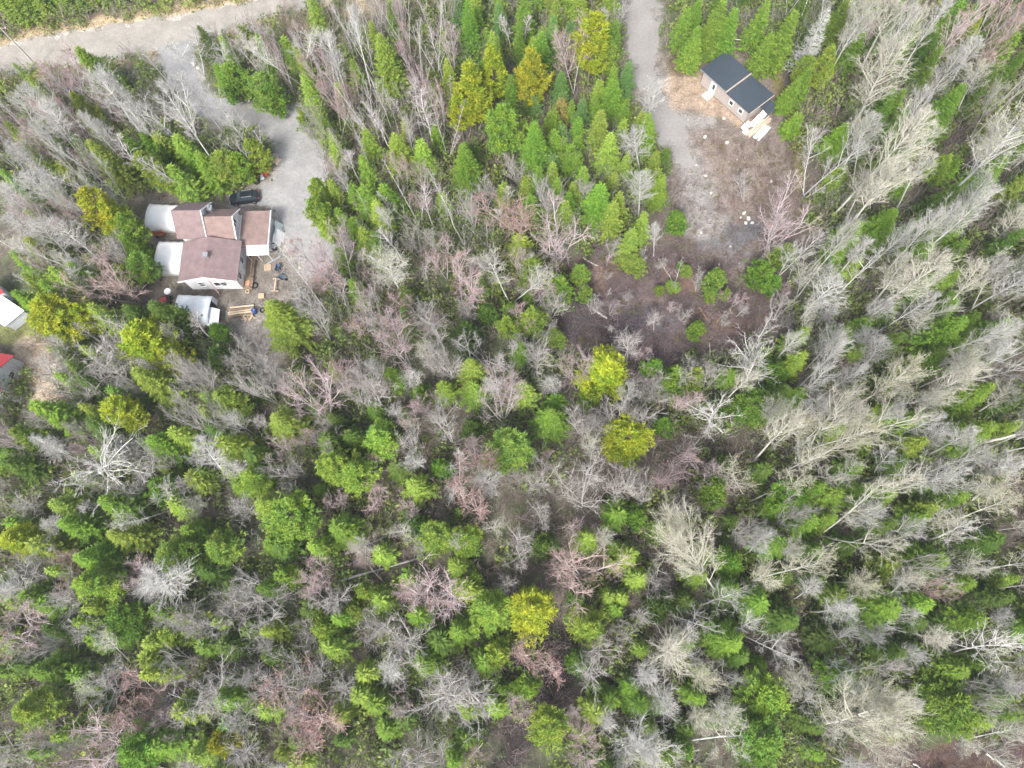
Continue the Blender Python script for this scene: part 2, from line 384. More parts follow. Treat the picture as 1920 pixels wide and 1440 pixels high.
# ---------------------------------------------------------------- the ground
def wpoly(px): return np.array([ground(u, v) for u, v in px])
def sdist(P, poly):
    """signed distance (negative inside) of points to a polygon"""
    n = len(poly); D = np.full(len(P), 1e9); inside = np.zeros(len(P), bool)
    for i in range(n):
        a = poly[i]; b = poly[(i+1) % n]; e = b-a; w = P-a
        t = np.clip((w@e)/max(e@e, 1e-9), 0, 1); D = np.minimum(D, np.linalg.norm(w-t[:, None]*e, axis=1))
        c = ((a[1] > P[:, 1]) != (b[1] > P[:, 1])) & (P[:, 0] < (b[0]-a[0])*(P[:, 1]-a[1])/((b[1]-a[1]) or 1e-9)+a[0])
        inside ^= c
    return np.where(inside, -D, D)
def vnoise(P, s, seed):
    """smooth value noise, 0..1"""
    rg = np.random.default_rng(seed); tb = rg.random((256, 256)); Q = P/s+1000.37; i = np.floor(Q).astype(int); f = Q-i; f = f*f*(3-2*f)
    g = lambda a, b: tb[(i[:, 0]+a) % 256, (i[:, 1]+b) % 256]
    return (g(0, 0)*(1-f[:, 0])+g(1, 0)*f[:, 0])*(1-f[:, 1])+(g(0, 1)*(1-f[:, 0])+g(1, 1)*f[:, 0])*f[:, 1]

ROAD = [(-160, 96), (0, 84), (120, 62), (250, 42), (400, 16), (520, -6), (760, -60), (980, -140), (1010, -100), (760, -48), (600, 4), (470, 44), (360, 82), (250, 105), (120, 128), (0, 140), (-160, 160)]
DRIVE_L = [(292, 92), (362, 76), (372, 110), (386, 150), (412, 184), (470, 196), (540, 190), (580, 212), (604, 262), (612, 320), (604, 380), (618, 430), (640, 475), (612, 520),
           (572, 520), (540, 470), (524, 430), (516, 395), (500, 384), (440, 392), (428, 372), (470, 356), (505, 340), (522, 310), (518, 280), (496, 255), (450, 238), (390, 232), (345, 190), (312, 140)]
DRIVE_R = [(1178, -60), (1240, -60), (1237, 20), (1240, 100), (1250, 160), (1260, 190), (1296, 216), (1345, 214), (1342, 244), (1290, 244), (1298, 280), (1306, 310), (1300, 335), (1284, 330), (1266, 306), (1240, 280), (1205, 225), (1176, 140), (1168, 60)]
CLEAR_R = [(1240, 90), (1300, 105), (1380, 80), (1450, 150), (1490, 250), (1505, 350), (1530, 420), (1500, 470), (1440, 500), (1390, 540), (1300, 480), (1240, 430), (1245, 300), (1225, 180)]
SLASH = [(1090, 480), (1160, 470), (1260, 455), (1330, 480), (1400, 520), (1470, 540), (1470, 600), (1430, 640), (1370, 665), (1300, 680), (1180, 665), (1080, 650), (1040, 610), (1020, 560), (1060, 520)]
YARD = [(245, 345), (440, 345), (500, 385), (540, 430), (600, 500), (600, 580), (560, 650), (520, 690), (450, 660), (420, 610), (330, 640), (300, 540), (270, 470), (255, 400)]
GAP = [(985, 1180), (1075, 1170), (1095, 1230), (1080, 1300), (1030, 1350), (1010, 1440), (930, 1440), (950, 1350), (1000, 1290), (1020, 1230)]
CORNER = [(1700, 1410), (1800, 1385), (1930, 1390), (1930, 1460), (1700, 1460)]
LAWN = [(-20, 590), (40, 600), (95, 640), (115, 700), (120, 790), (70, 790), (50, 700), (-20, 660)]
ZONES = [  # pixels, edge softness in metres, colour, strength
    ([(-170, 40), (0, 55), (120, 36), (250, 18), (340, -8), (520, -60), (1100, -160), (1000, -40), (760, 18), (600, 50), (470, 80), (360, 100), (250, 122), (120, 150), (0, 165), (-170, 190)], 1.6, (.40, .31, .20), .9),
    (ROAD, 1.0, (.40, .385, .36), .9), (YARD, 2.5, (.175, .155, .135), .95), (DRIVE_L, 1.6, (.33, .32, .30), .8),
    (CLEAR_R, 2.0, (.165, .135, .118), .95),
    ([(1250, 300), (1320, 300), (1370, 400), (1410, 460), (1380, 520), (1320, 470), (1260, 420)], 3.0, (.185, .165, .158), .85), (DRIVE_R, 2.4, (.24, .225, .21), .85), ([(1255, 290), (1310, 290), (1335, 360), (1375, 430), (1385, 485), (1340, 470), (1290, 425), (1262, 350)], 3.2, (.235, .22, .208), .9),
    ([(1240, 160), (1260, 135), (1320, 130), (1360, 195), (1420, 230), (1400, 245), (1330, 215), (1260, 200)], .8, (.33, .25, .185), .85),
    ([(1262, 85), (1300, 100), (1318, 120), (1300, 140), (1262, 140), (1250, 120)], .6, (.10, .075, .05), .85),  # cabin's cast shadow put into the ground colour behind it
    ([(1300, 250), (1380, 260), (1430, 300), (1470, 380), (1440, 420), (1380, 400), (1330, 330)], 2.0, (.21, .165, .14), .5),
    (SLASH, 4.5, (.088, .067, .064), .95),
    ([(1100, 490), (1150, 485), (1170, 520), (1130, 550), (1095, 530)], 2.5, (.20, .135, .095), .7), ([(1240, 490), (1290, 500), (1300, 540), (1250, 540)], 2.2, (.20, .125, .085), .7),
    ([(1150, 545), (1215, 530), (1240, 560), (1180, 580)], 2.5, (.19, .15, .125), .6), ([(1300, 590), (1370, 570), (1420, 610), (1340, 640)], 2.5, (.14, .095, .08), .7), ([(1170, 590), (1280, 580), (1275, 605), (1190, 615)], 2.0, (.095, .10, .115), .8),
    ([(1060, 560), (1150, 560), (1260, 590), (1250, 620), (1150, 630), (1080, 645), (1060, 610)], 2.0, (.06, .055, .06), .8),
    ([(1360, 425), (1420, 415), (1450, 440), (1400, 450), (1350, 455)], 1.2, (.10, .105, .115), .85), ([(1300, 455), (1400, 432), (1450, 420), (1440, 445), (1380, 470), (1310, 475)], 1.5, (.11, .11, .115), .7),
    (GAP, 2.2, (.036, .03, .028), .95), (CORNER, 1.5, (.10, .06, .05), .9),
    ([(1425, 90), (1445, 95), (1500, 230), (1512, 360), (1490, 360), (1480, 240)], .6, (.17, .15, .045), .7),
    ([(1470, 200), (1484, 240), (1494, 340), (1484, 340), (1472, 260)], .4, (.07, .06, .05), .8),
    ([(225, 500), (330, 535), (440, 540), (440, 556), (330, 560), (300, 600), (240, 560)], 1.5, (.085, .075, .065), .9), ([(330, 350), (440, 345), (520, 388), (440, 392)], 1.2, (.12, .10, .085), .7),  # shade and wet ground south of the house, then its upper shade, painted in
    ([(0, 600), (50, 580), (80, 620), (30, 650), (-20, 650)], 1.2, (.20, .22, .07), .8),
    ([(20, 640), (90, 630), (120, 700), (120, 780), (60, 780)], 1.5, (.40, .32, .24), .9),
    ([(440, 590), (530, 560), (550, 640), (510, 690), (450, 650)], 1.5, (.24, .22, .20), .8),
    ([(-60, -60), (330, -60), (240, 0), (120, 22), (-60, 40)], 1.2, (.16, .22, .05), .7),
]
gx = np.arange(-112, 112.1, 0.5); gy = np.arange(-42, 128.1, 0.5)
GX, GY = np.meshgrid(gx, gy); P2 = np.stack([GX.ravel(), GY.ravel()], 1); ny, nx = GX.shape
n1 = vnoise(P2, 9, 1); n2 = vnoise(P2, 2.6, 2); n3 = vnoise(P2, 0.9, 3); wob = (n2-.5)*1.6+(n3-.5)*1.0
base = np.array([.082, .070, .054]); alt = np.array([.14, .118, .098]); grn = np.array([.075, .105, .040])
Cc = base+(alt-base)*np.clip(n2*1.3-.1, 0, 1)[:, None]
k = np.clip((n1*.65+n3*.35-.47)*5, 0, 1)*.75; Cc = Cc*(1-k[:, None])+grn*k[:, None]
flat = np.zeros(len(P2))
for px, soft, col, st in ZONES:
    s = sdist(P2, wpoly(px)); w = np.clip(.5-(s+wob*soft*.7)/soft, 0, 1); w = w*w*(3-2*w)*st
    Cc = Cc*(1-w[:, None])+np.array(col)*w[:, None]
HARD = [wpoly(p) for p in (ROAD, DRIVE_L, DRIVE_R, YARD, CLEAR_R)]
near = np.min([sdist(P2, p) for p in HARD], axis=0)
amp = np.clip((near-2.0)/6, 0, 1)
Zg = amp*((n1-.5)*.9+(n2-.5)*.5+(n3-.5)*.18)+np.where(amp == 0, 0, 0)
edge = np.minimum(np.minimum(P2[:, 0]+112, 112-P2[:, 0]), np.minimum(P2[:, 1]+42, 128-P2[:, 1])); Zg *= np.clip(edge/6, 0, 1)
idx = np.arange(nx*ny).reshape(ny, nx); F = np.stack([idx[:-1, :-1], idx[:-1, 1:], idx[1:, 1:], idx[1:, :-1]], -1).reshape(-1, 4)
V = np.column_stack([P2, Zg])
# the sheet goes on to the horizon: four flat aprons share the grid's rim
rim = [(-112, -42), (112, -42), (112, 128), (-112, 128)]; far = [(-3000, -3000), (3000, -3000), (3000, 3000), (-3000, 3000)]
V = np.vstack([V, [(x, y, 0) for x, y in rim], [(x, y, 0) for x, y in far]]); n0 = nx*ny
F = np.vstack([F, [(n0+4+i, n0+4+(i+1) % 4, n0+(i+1) % 4, n0+i) for i in range(4)]])
Cc = np.vstack([Cc, np.tile([.14, .13, .07], (8, 1))])
Cc *= (1+(np.random.default_rng(5).random(len(Cc))-.5)*.16)[:, None]

gm = bpy.data.materials.new('forest_floor'); gm.use_nodes = True; nt = gm.node_tree; N = nt.nodes; L = nt.links; b = N['Principled BSDF']
b.inputs['Roughness'].default_value = .95; b.inputs['Specular IOR Level'].default_value = .15
at = N.new('ShaderNodeAttribute'); at.attribute_name = 'soil'; tc = N.new('ShaderNodeTexCoord')
prev = at.outputs['Color']
for sc_, lo, hi in ((0.7, .72, 1.28), (3.5, .62, 1.42), (14, .7, 1.35)):
    nz = N.new('ShaderNodeTexNoise'); nz.inputs['Scale'].default_value = sc_; nz.inputs['Detail'].default_value = 7; nz.inputs['Roughness'].default_value = .7
    L.new(tc.outputs['Object'], nz.inputs['Vector']); mr = N.new('ShaderNodeMapRange'); mr.inputs[1].default_value = .35; mr.inputs[2].default_value = .65
    mr.inputs[3].default_value = lo; mr.inputs[4].default_value = hi; L.new(nz.outputs[0], mr.inputs[0])
    vm = N.new('ShaderNodeVectorMath'); vm.operation = 'SCALE'; L.new(prev, vm.inputs[0]); L.new(mr.outputs[0], vm.inputs['Scale']); prev = vm.outputs[0]
bp = N.new('ShaderNodeBump'); bp.inputs['Strength'].default_value = .6; bp.inputs['Distance'].default_value = .12; L.new(nz.outputs[0], bp.inputs['Height'])
L.new(bp.outputs[0], b.inputs['Normal']); L.new(prev, b.inputs['Base Color'])
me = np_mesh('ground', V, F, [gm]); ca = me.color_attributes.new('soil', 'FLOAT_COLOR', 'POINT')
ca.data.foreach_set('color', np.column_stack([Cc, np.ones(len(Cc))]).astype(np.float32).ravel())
me.polygons.foreach_set('use_smooth', [True]*len(me.polygons))
tag(link('ground', me), kind='structure')

def gravel(name, c1, c2, scale=.35):
    m = mat(name, c1, .95, noise=1, nscale=scale, col2=c2, bump=.0); nt = m.node_tree; N = nt.nodes; L = nt.links; b = N['Principled BSDF']
    src = b.inputs['Base Color'].links[0].from_socket; tc = N.new('ShaderNodeTexCoord')
    for s, lo, hi in ((.6, .86, 1.14), (2.2, .82, 1.18), (11, .74, 1.28)):
        nz = N.new('ShaderNodeTexNoise'); nz.inputs['Scale'].default_value = s; nz.inputs['Detail'].default_value = 8; nz.inputs['Roughness'].default_value = .8
        L.new(tc.outputs['Object'], nz.inputs['Vector']); mr = N.new('ShaderNodeMapRange'); mr.inputs[1].default_value = .33; mr.inputs[2].default_value = .67
        mr.inputs[3].default_value = lo; mr.inputs[4].default_value = hi; L.new(nz.outputs[0], mr.inputs[0])
        vm = N.new('ShaderNodeVectorMath'); vm.operation = 'SCALE'; L.new(src, vm.inputs[0]); L.new(mr.outputs[0], vm.inputs['Scale']); src = vm.outputs[0]
    L.new(src, b.inputs['Base Color']); return m
def sheet(name, px, z, m, shrink=.5, seed=0, cell=.3):
    """a gravel sheet whose ragged edge follows a noise-shifted distance to its outline"""
    poly = wpoly(px); lo, hi = poly.min(0)-2, poly.max(0)+2
    lo = np.maximum(lo, [-110, -40]); hi = np.minimum(hi, [110, 126])
    xs = np.arange(lo[0], hi[0], cell); ys = np.arange(lo[1], hi[1], cell); A, B = np.meshgrid(xs, ys); Q = np.stack([A.ravel(), B.ravel()], 1)
    d = sdist(Q, poly)+shrink+(vnoise(Q, 4.0, seed+2)-.5)*1.4+(vnoise(Q, 1.6, seed)-.5)*1.5+(vnoise(Q, .5, seed+1)-.5)*.9
    D = d.reshape(A.shape); V = []; F = []; ids = {}
    def vid(key, x, y):
        if key not in ids: ids[key] = len(V); V.append((x, y, z))
        return ids[key]
    ins = D < 0; any_ = ins[:-1, :-1] | ins[:-1, 1:] | ins[1:, 1:] | ins[1:, :-1]
    for r_, c_ in zip(*np.nonzero(any_)):
        cs = [(r_, c_), (r_, c_+1), (r_+1, c_+1), (r_+1, c_)]; f = []
        for q in range(4):
            a, b = cs[q], cs[(q+1) % 4]; da, db = D[a], D[b]
            if da < 0: f.append(vid(a, xs[a[1]], ys[a[0]]))
            if (da < 0) != (db < 0):
                t = da/(da-db); f.append(vid((min(a, b), max(a, b)), xs[a[1]]+(xs[b[1]]-xs[a[1]])*t, ys[a[0]]+(ys[b[0]]-ys[a[0]])*t))
        if len(f) > 2: F.append(f)
    me = bpy.data.meshes.new(name); me.from_pydata(V, [], F); me.materials.append(m)
    return tag(link(name, me), kind='structure')
GR = gravel('road_gravel', (.335, .31, .275), (.24, .222, .195))
GR2 = gravel('drive_gravel', (.315, .31, .305), (.20, .197, .193), .22)
GR3 = gravel('track_gravel', (.28, .268, .253), (.20, .188, .175), .3)
sheet('gravel_road', ROAD, .012, GR, .2, 41)
sheet('driveway', DRIVE_L, .020, GR2, .3, 43)
sheet('gravel_track', DRIVE_R, .020, GR3, .8, 47)
# ---------------------------------------------------------------- materials of the made things
SH = mat('shingles', (.20, .145, .143), .92, noise=.2, nscale=1.2); SH = stripes(SH, 'Y', 2.4, .02, strength=.3)
SHB = mat('shingles_tan', (.21, .150, .135), .92, noise=.2, nscale=1.2)
SID = stripes(mat('white_siding', (.82, .83, .84), .6, noise=.05, nscale=1), 'Z', 2.6, .03, (.42, .44, .46), .8)
TRIM = mat('white_trim', (.80, .80, .80), .5); GLASS = mat('window_glass', (.045, .055, .065), .08, spec=.6); FND = mat('foundation', (.12, .11, .10), .9, noise=.3)
TARP = mat('white_tarp', (.88, .88, .88), .55, noise=.06, nscale=.8, bump=.4); TARPG = mat('grey_tarp', (.70, .74, .77), .5, noise=.12, nscale=.9, bump=.4)
DARK = mat('black_plastic', (.02, .02, .022), .5); STEEL = mat('grey_metal', (.35, .36, .38), .4, metal=.5, noise=.1); WOOD = mat('raw_wood', (.48, .37, .25), .8, noise=.2, nscale=5)
WOODO = mat('old_wood', (.24, .18, .13), .9, noise=.3, nscale=4); RUST = mat('rust', (.33, .12, .05), .9, noise=.35, nscale=3); REDM = mat('red_paint', (.50, .045, .05), .5, noise=.12)
REDF = mat('faded_red', (.50, .30, .30), .7); BLUE = mat('blue_plastic', (.04, .09, .26), .4); BLUED = mat('navy_canvas', (.045, .075, .13), .6, noise=.2); YEL = mat('yellow_plastic', (.60, .52, .10), .5)
PLANK2 = mat('pale_plank', (.60, .50, .36), .8, noise=.2); ROCK = mat('pale_rock', (.46, .44, .41), .9, noise=.25, nscale=4, bump=.4); PLAS = mat('clear_sheet', (.62, .70, .72), .25, noise=.15, spec=.6); RUBBER = mat('rubber', (.018, .018, .018), .8)

def window(par, cx, cy, z0, z1, w, ax, out, two=False):
    """a window in a wall; ax 'x' runs along x (faces y*out), ax 'y' runs along y (faces x*out)"""
    fr = MB(); ps = MB(); f = .09
    def bx(mb, a0, a1, za, zb, d0, d1):
        d0, d1 = sorted((d0*out, d1*out))
        if ax == 'x': mb.box(cx+a0, cx+a1, cy+d0, cy+d1, za, zb)
        else: mb.box(cx+d0, cx+d1, cy+a0, cy+a1, za, zb)
    bx(fr, -w/2, w/2, z1-f, z1, .003, .07); bx(fr, -w/2-.05, w/2+.05, z0-f, z0, .003, .12); bx(fr, -w/2, -w/2+f, z0, z1-f, .003, .07); bx(fr, w/2-f, w/2, z0, z1-f, .003, .07)
    if two: bx(fr, -.05, .05, z0, z1-f, .003, .065)
    else: bx(fr, -w/2+f, w/2-f, (z0+z1)/2-.03, (z0+z1)/2+.03, .003, .065)
    bx(ps, -w/2+f, w/2-f, z0, z1-f, .004, .03)
    o = fr.build('window', TRIM, par); ps.build('pane', GLASS, o); return o
def gable(mb, x0, x1, y0, y1, ze, zr, axis, oh, t=.14, mi=0):
    """two roof slopes butted at the ridge"""
    if axis == 'x':
        ym = (y0+y1)/2; m = (zr-ze)/(ym-y0); a, b_ = y0-oh, y1+oh; za = ze-m*oh
        mb.slab([(x0, a, za), (x1, a, za), (x1, ym, zr), (x0, ym, zr)], t, mi); mb.slab([(x0, ym, zr), (x1, ym, zr), (x1, b_, za), (x0, b_, za)], t, mi)
    else:
        xm = (x0+x1)/2; m = (zr-ze)/(xm-x0); a, b_ = x0-oh, x1+oh; za = ze-m*oh
        mb.slab([(a, y0, za), (xm, y0, zr), (xm, y1, zr), (a, y1, za)], t, mi); mb.slab([(xm, y0, zr), (b_, y0, za), (b_, y1, za), (xm, y1, zr)], t, mi)

# ---------------------------------------------------------------- the brown-roofed house
hs = thing('house', 'white-sided house with several brown shingle roofs beside the looping driveway', 'house', (-45.5, 48, 0))
HX, HY = -45.5, 48
def L_(x, y): return x-HX, y-HY
w = MB()
def wall_gable(mb, x0, x1, y0, y1, ze, zr, axis, z0=.25):
    x0, y0 = L_(x0, y0); x1, y1 = L_(x1, y1); mb.box(x0, x1, y0, y1, z0, ze)
    if axis == 'x':
        ym = (y0+y1)/2; mb.add([(x0, y0, ze), (x0, y1, ze), (x0, ym, zr), (x1, y0, ze), (x1, y1, ze), (x1, ym, zr)], [(0, 2, 1), (3, 4, 5), (0, 3, 5, 2), (1, 2, 5, 4)])
    else:
        xm = (x0+x1)/2; mb.add([(x0, y0, ze), (x1, y0, ze), (xm, y0, zr), (x0, y1, ze), (x1, y1, ze), (xm, y1, zr)], [(0, 1, 2), (3, 5, 4), (0, 2, 5, 3), (1, 4, 5, 2)])
wall_gable(w, -50.2, -46.5, 48.25, 53.35, 4.55, 7.0, 'x'); wall_gable(w, -46.5, -42.5, 48.28, 52.3, 4.35, 6.15, 'x')
x0, y0 = L_(-42.5, 47.9); x1, y1 = L_(-38.25, 52.5); w.box(x0, x1, y0, y1, .25, 2.75)
wall_gable(w, -49.45, -41.95, 41.85, 47.6, 3.7, 5.0, 'y'); w.build('wall', SID, hs)
fn = MB()
for a in ((-50.15, -46.55, 48.3, 53.3), (-46.5, -42.55, 48.33, 52.25), (-42.45, -38.3, 47.95, 52.45), (-49.4, -42.0, 41.9, 47.55)):
    x0, y0 = L_(a[0], a[2]); x1, y1 = L_(a[1], a[3]); fn.box(x0, x1, y0, y1, -.3, .25)
fn.build('foundation', FND, hs)
r = MB(); x0, y0 = L_(-50.55, 48.25); x1, y1 = L_(-46.35, 53.35); gable(r, x0, x1, y0, y1, 4.75, 7.2, 'x', .35); o = r.build('roof', SH, hs)
t_ = MB(); t_.slab([(x1-.02, (y0+y1)/2, 7.23), (x1+.10, (y0+y1)/2, 7.23), (x1+.10, y1+.40, 4.43), (x1-.02, y1+.40, 4.43)][::1], .24); t_.slab([(x1+.003, y0-.37, 4.44), (x1+.10, y0-.37, 4.44), (x1+.10, (y0+y1)/2-.01, 7.23), (x1+.003, (y0+y1)/2-.01, 7.23)], .2); t_.build('fascia', TRIM, o)
r = MB(); x0, y0 = L_(-46.33, 48.25); x1, y1 = L_(-42.15, 52.3); gable(r, x0, x1, y0, y1, 4.55, 6.35, 'x', .35); o = r.build('roof', SHB, hs)
t_ = MB(); ym = (y0+y1)/2; t_.slab([(x1-.02, ym, 6.38), (x1+.10, ym, 6.38), (x1+.10, y1+.40, 4.25), (x1-.02, y1+.40, 4.25)], .24); t_.slab([(x1-.02, y0-.40, 4.25), (x1+.10, y0-.40, 4.25), (x1+.10, ym-.01, 6.38), (x1-.02, ym-.01, 6.38)], .24); t_.build('fascia', TRIM, o)
r = MB(); x0, y0 = L_(-42.12, 47.55); x1, y1 = L_(-37.95, 52.85); r.slab([(x0, y0, 2.98), (x1, y0, 2.98), (x1, y1, 3.25), (x0, y1, 3.25)], .14); o = r.build('roof', SHB, hs)
t_ = MB(); t_.box(x1-.0, x1+.09, y0-.05, y1+.05, 2.78, 3.2, rx=.05); t_.build('fascia', TRIM, o)
r = MB(); x0, y0 = L_(-49.6, 41.45); x1, y1 = L_(-41.8, 47.75); gable(r, x0, x1, y0, y1, 3.9, 5.2, 'y', .35); o = r.build('roof', SH, hs)
t_ = MB(); xm = (x0+x1)/2; t_.slab([(x0-.36, y0-.09, 3.80), (xm, y0-.09, 5.22), (xm, y0+.003, 5.22), (x0-.36, y0+.003, 3.80)], .2); t_.slab([(xm+.01, y0-.09, 5.22), (x1+.36, y0-.09, 3.80), (x1+.36, y0+.003, 3.80), (xm+.01, y0+.003, 5.22)], .2); t_.build('fascia', TRIM, o)
c = MB(); a, b_ = L_(*ground(388, 480, 5.2)); c.box(a-.28, a+.28, b_-.32, b_+.28, 4.7, 5.75); c.box(a-.34, a+.34, b_-.38, b_+.34, 5.75, 5.83); c.build('chimney', STEEL, o)
c = MB(); a, b_ = L_(-45.9, 52.0); c.box(a-.35, a+.35, b_-.35, b_+.35, 4.4, 5.7); c.box(a-.42, a+.42, b_-.42, b_+.42, 5.7, 5.8); c.tube((a, b_, 5.8), (a, b_, 6.1), .14); c.build('chimney', STEEL, hs)
a, b_ = L_(-42.5, 50.25); window(hs, a, b_, 4.05, 5.3, 1.15, 'y', 1, True)
for yy in (43.1, 45.6): a, b_ = L_(-41.95, yy); window(hs, a, b_, 1.5, 2.7, .95, 'y', 1)
for xx, ww, tw in ((-47.3, .9, False), (-44.6, 1.9, True)): a, b_ = L_(xx, 41.85); window(hs, a, b_, 1.5, 2.8, ww, 'x', -1, tw)
dr = MB(); a, b_ = L_(-41.95, 44.35); dr.box(a+.003, a+.07, b_-.45, b_+.45, .3, 2.35); d_ = dr.build('door', TRIM, hs); k_ = MB(); k_.tube((a+.07, b_+.32, 1.3), (a+.16, b_+.32, 1.3), .035); k_.build('handle', STEEL, d_)
gd = MB(); a, b_ = L_(-38.25, 50.2); gd.box(a+.003, a+.06, b_-1.3, b_+1.3, .25, 2.45); gd.build('garage_door', stripes(mat('door_panel', (.62, .63, .64), .6), 'Z', 1.2, .02, (.35, .35, .36)), hs)
dk = MB(); a, b_ = L_(-41.9, 41.6)
for i in range(11): dk.box(a+.01, a+1.25, b_+.1+i*.5, b_+.56+i*.5, .32, .37)
for i in range(4): dk.box(a+1.1, a+1.2, b_+.2+i*1.7, b_+.3+i*1.7, -.1, 1.25)
dk.box(a+1.1, a+1.2, b_+.12, b_+5.5, 1.25, 1.33); dk.build('deck', WOODO, hs)
aw = MB(); a, b_ = L_(-41.3, 47.5); aw.slab([(a, b_-1.3, 2.2), (a+3.3, b_-1.15, 2.05), (a+3.3, b_+.2, 2.7), (a, b_+.3, 2.75)], .03)
for xx in (.05, 1.6, 3.2): aw.box(a+xx, a+xx+.08, b_-1.2, b_-1.12, 0, 2.05)
aw.build('awning', PLAS, hs)

def lean_ladder(name, label, foot, head, wdt=.42, m=None):
    f_, h_ = Vector(foot), Vector(head); d = h_-f_; side = d.cross(Vector((0, 0, 1))).normalized()*wdt/2
    o = thing(name, label, 'ladder', foot); mb = MB(); mb.tube(-side, d-side, .035, n=6); mb.build('rail', m, o); mb = MB(); mb.tube(side, d+side, .035, n=6); mb.build('rail', m, o)
    n = int(d.length/.3)
    for i in range(1, n): rg_ = MB(); rg_.tube(d*i/n-side, d*i/n+side, .02, n=5); rg_.build('rung', m, o)
    return o
fx, fy = ground(412, 552, .0); lean_ladder('ladder', 'faded red ladder leaning on the south gable of the brown-roofed house', (fx, fy, .0), (-45.2, 41.3, 4.55), m=REDF)
lean_ladder('ladder', 'pale red short ladder leaning beside the deck of the house', (-40.2, 46.6, 0), (-41.75, 47.3, 3.5), m=REDF)
lean_ladder('ladder', 'dark metal ladder lying up the roof edge above the double window', (-43.4, 41.2, 3.0), (-44.9, 42.6, 4.95), m=STEEL)

# ---------------------------------------------------------------- tarp shelters
def shelter(name, label, x, y, L, W, H, m, rz=0, wall=1.3, seed=1, open_end=True):
    o = thing(name, label, 'tent', (x, y, 0), rz); rg_ = np.random.default_rng(seed); n = 11; prof = []
    for i in range(n):
        t = i/(n-1); a = math.pi*t; px_ = -math.cos(a)*W/2; pz = wall+(H-wall)*math.sin(a)**.75 if 0 < i < n-1 else 0
        prof.append((px_, pz))
    secs = [[(-L/2+L*k/7, yy*(1+(0 if k % 2 else .012)), max(0, zz-(.09 if k % 2 else 0)+rg_.normal(0, .015))) for yy, zz in prof] for k in range(8)]
    mb = MB(); mb.sections(secs, close=False)
    mb.v = mb.v; n_ = n
    # drop the closing strip along the ground
    mb.f = [f for i, f in enumerate(mb.f) if i % n_ != n_-1]; mb.build('cover', m, o, smooth=True).modifiers.new('thick', 'SOLIDIFY').thickness = .03
    e = MB(); e.add([(-L/2, yy, zz) for yy, zz in prof], [tuple(range(n-1, -1, -1))]); e.build('end_panel', m, o)
    e = MB(); e.add([(L/2+.01, yy, zz) for yy, zz in prof[:4]]+[(L/2+.01, prof[3][0], 0)], [(0, 4, 3, 2, 1)]); e.build('flap', m, o); e = MB(); e.add([(L/2+.01, -yy, zz) for yy, zz in prof[:4]]+[(L/2+.01, -prof[3][0], 0)], [(0, 1, 2, 3, 4)])
    e.build('flap', m, o); fr = MB()
    for k in (0, 7):
        fr = MB(); xx = -L/2+L*k/7
        for i in range(n-1): fr.tube((xx, prof[i][0]*.98, prof[i][1]*.97), (xx, prof[i+1][0]*.98, prof[i+1][1]*.97), .03, n=5)
        fr.build('frame', STEEL, o)
    return o
shelter('garage_tent', 'large white arched tarp shelter by the upper corner of the house', -54.75, 53.1, 4.6, 4.0, 2.3, TARP, -.05, seed=3)
shelter('garage_tent', 'white peaked tarp shelter hard against the west wall of the house', -52.75, 46.5, 3.9, 4.9, 2.3, TARP, -.03, seed=4)
shelter('garage_tent', 'grey-white tarp shelter below the house with its east end open', -48.3, 38.2, 5.0, 4.3, 2.2, TARPG, -.06, seed=5)
o = thing('canopy', 'grey-white torn canopy flap beside the open end of the lower shelter', 'canopy', (-45.4, 37.0, 0)); mb = MB(); mb.slab([(-.7, -1.3, 1.5), (.8, -1.2, 1.3), (.8, 1.2, 1.4), (-.7, 1.5, 1.75)], .03); mb.build('sheet', TARPG, o)
[MB().box(a, a+.06, b, b+.06, 0, 1.36).build('post', STEEL, o) for a in (-.6, .7) for b in (-1.1, 1.05)]
# clutter between the shelters
def small(name, label, cat, x, y, rz=0, group=None): return thing(name, label, cat, (x, y, 0), rz, group)
x, y = ground(299, 437); o = small('utility_trailer', 'rusty orange trailer bed between the two white shelters', 'trailer', x, y, -.2)
mb = MB(); mb.box(-1.1, 1.1, -.7, .7, .45, .55); mb.box(-1.1, 1.1, -.7, -.64, .55, .85); mb.box(-1.1, 1.1, .64, .7, .55, .85); mb.box(-1.1, -1.04, -.64, .64, .55, .85); mb.build('bed', RUST, o)
mb = MB(); mb.tube((1.1, 0, .48), (2.0, 0, .42), .04); mb.build('drawbar', RUST, o)
for s in (-1, 1): mb = MB(); mb.tube((0, s*.74, .3), (0, s*.92, .3), .3, n=16); mb.build('wheel', RUBBER, o)
mb = MB(); rq = random.Random(3); [mb.box(a, a+.5, b, b+.35, .56, .56+rq.uniform(.1, .5), rz=rq.uniform(0, 3)) for a, b in ((-.9, -.5), (-.2, 0), (.3, -.4), (-.5, .1))]; tag(mb.build('scrap', RUST, None), 'heap of rusty scrap lying in the orange trailer', 'scrap'); bpy.data.objects['scrap'].location = (x, y, 0)
x, y = ground(284, 432); o = small('folded_tarp', 'crumpled white tarp beside the rusty trailer', 'tarp', x, y); 
def crumple(seed, rx, ry, h):
    rg_ = np.random.default_rng(seed); V = []; F_ = []; n = 14
    for j in range(n):
        for i in range(n):
            a, b = (i/(n-1)*2-1), (j/(n-1)*2-1); e = max(0, 1-max(abs(a), abs(b))**4); V.append((a*rx*(1+rg_.normal(0, .04)), b*ry*(1+rg_.normal(0, .04)), max(.01, e*h*(1+rg_.normal(0, .28)))))
    F_ = [(j*n+i, j*n+i+1, (j+1)*n+i+1, (j+1)*n+i) for j in range(n-1) for i in range(n-1)]; mb = MB(); mb.add(V, F_); return mb
crumple(1, .7, .5, .5).build('sheet', TARP, o, smooth=True)
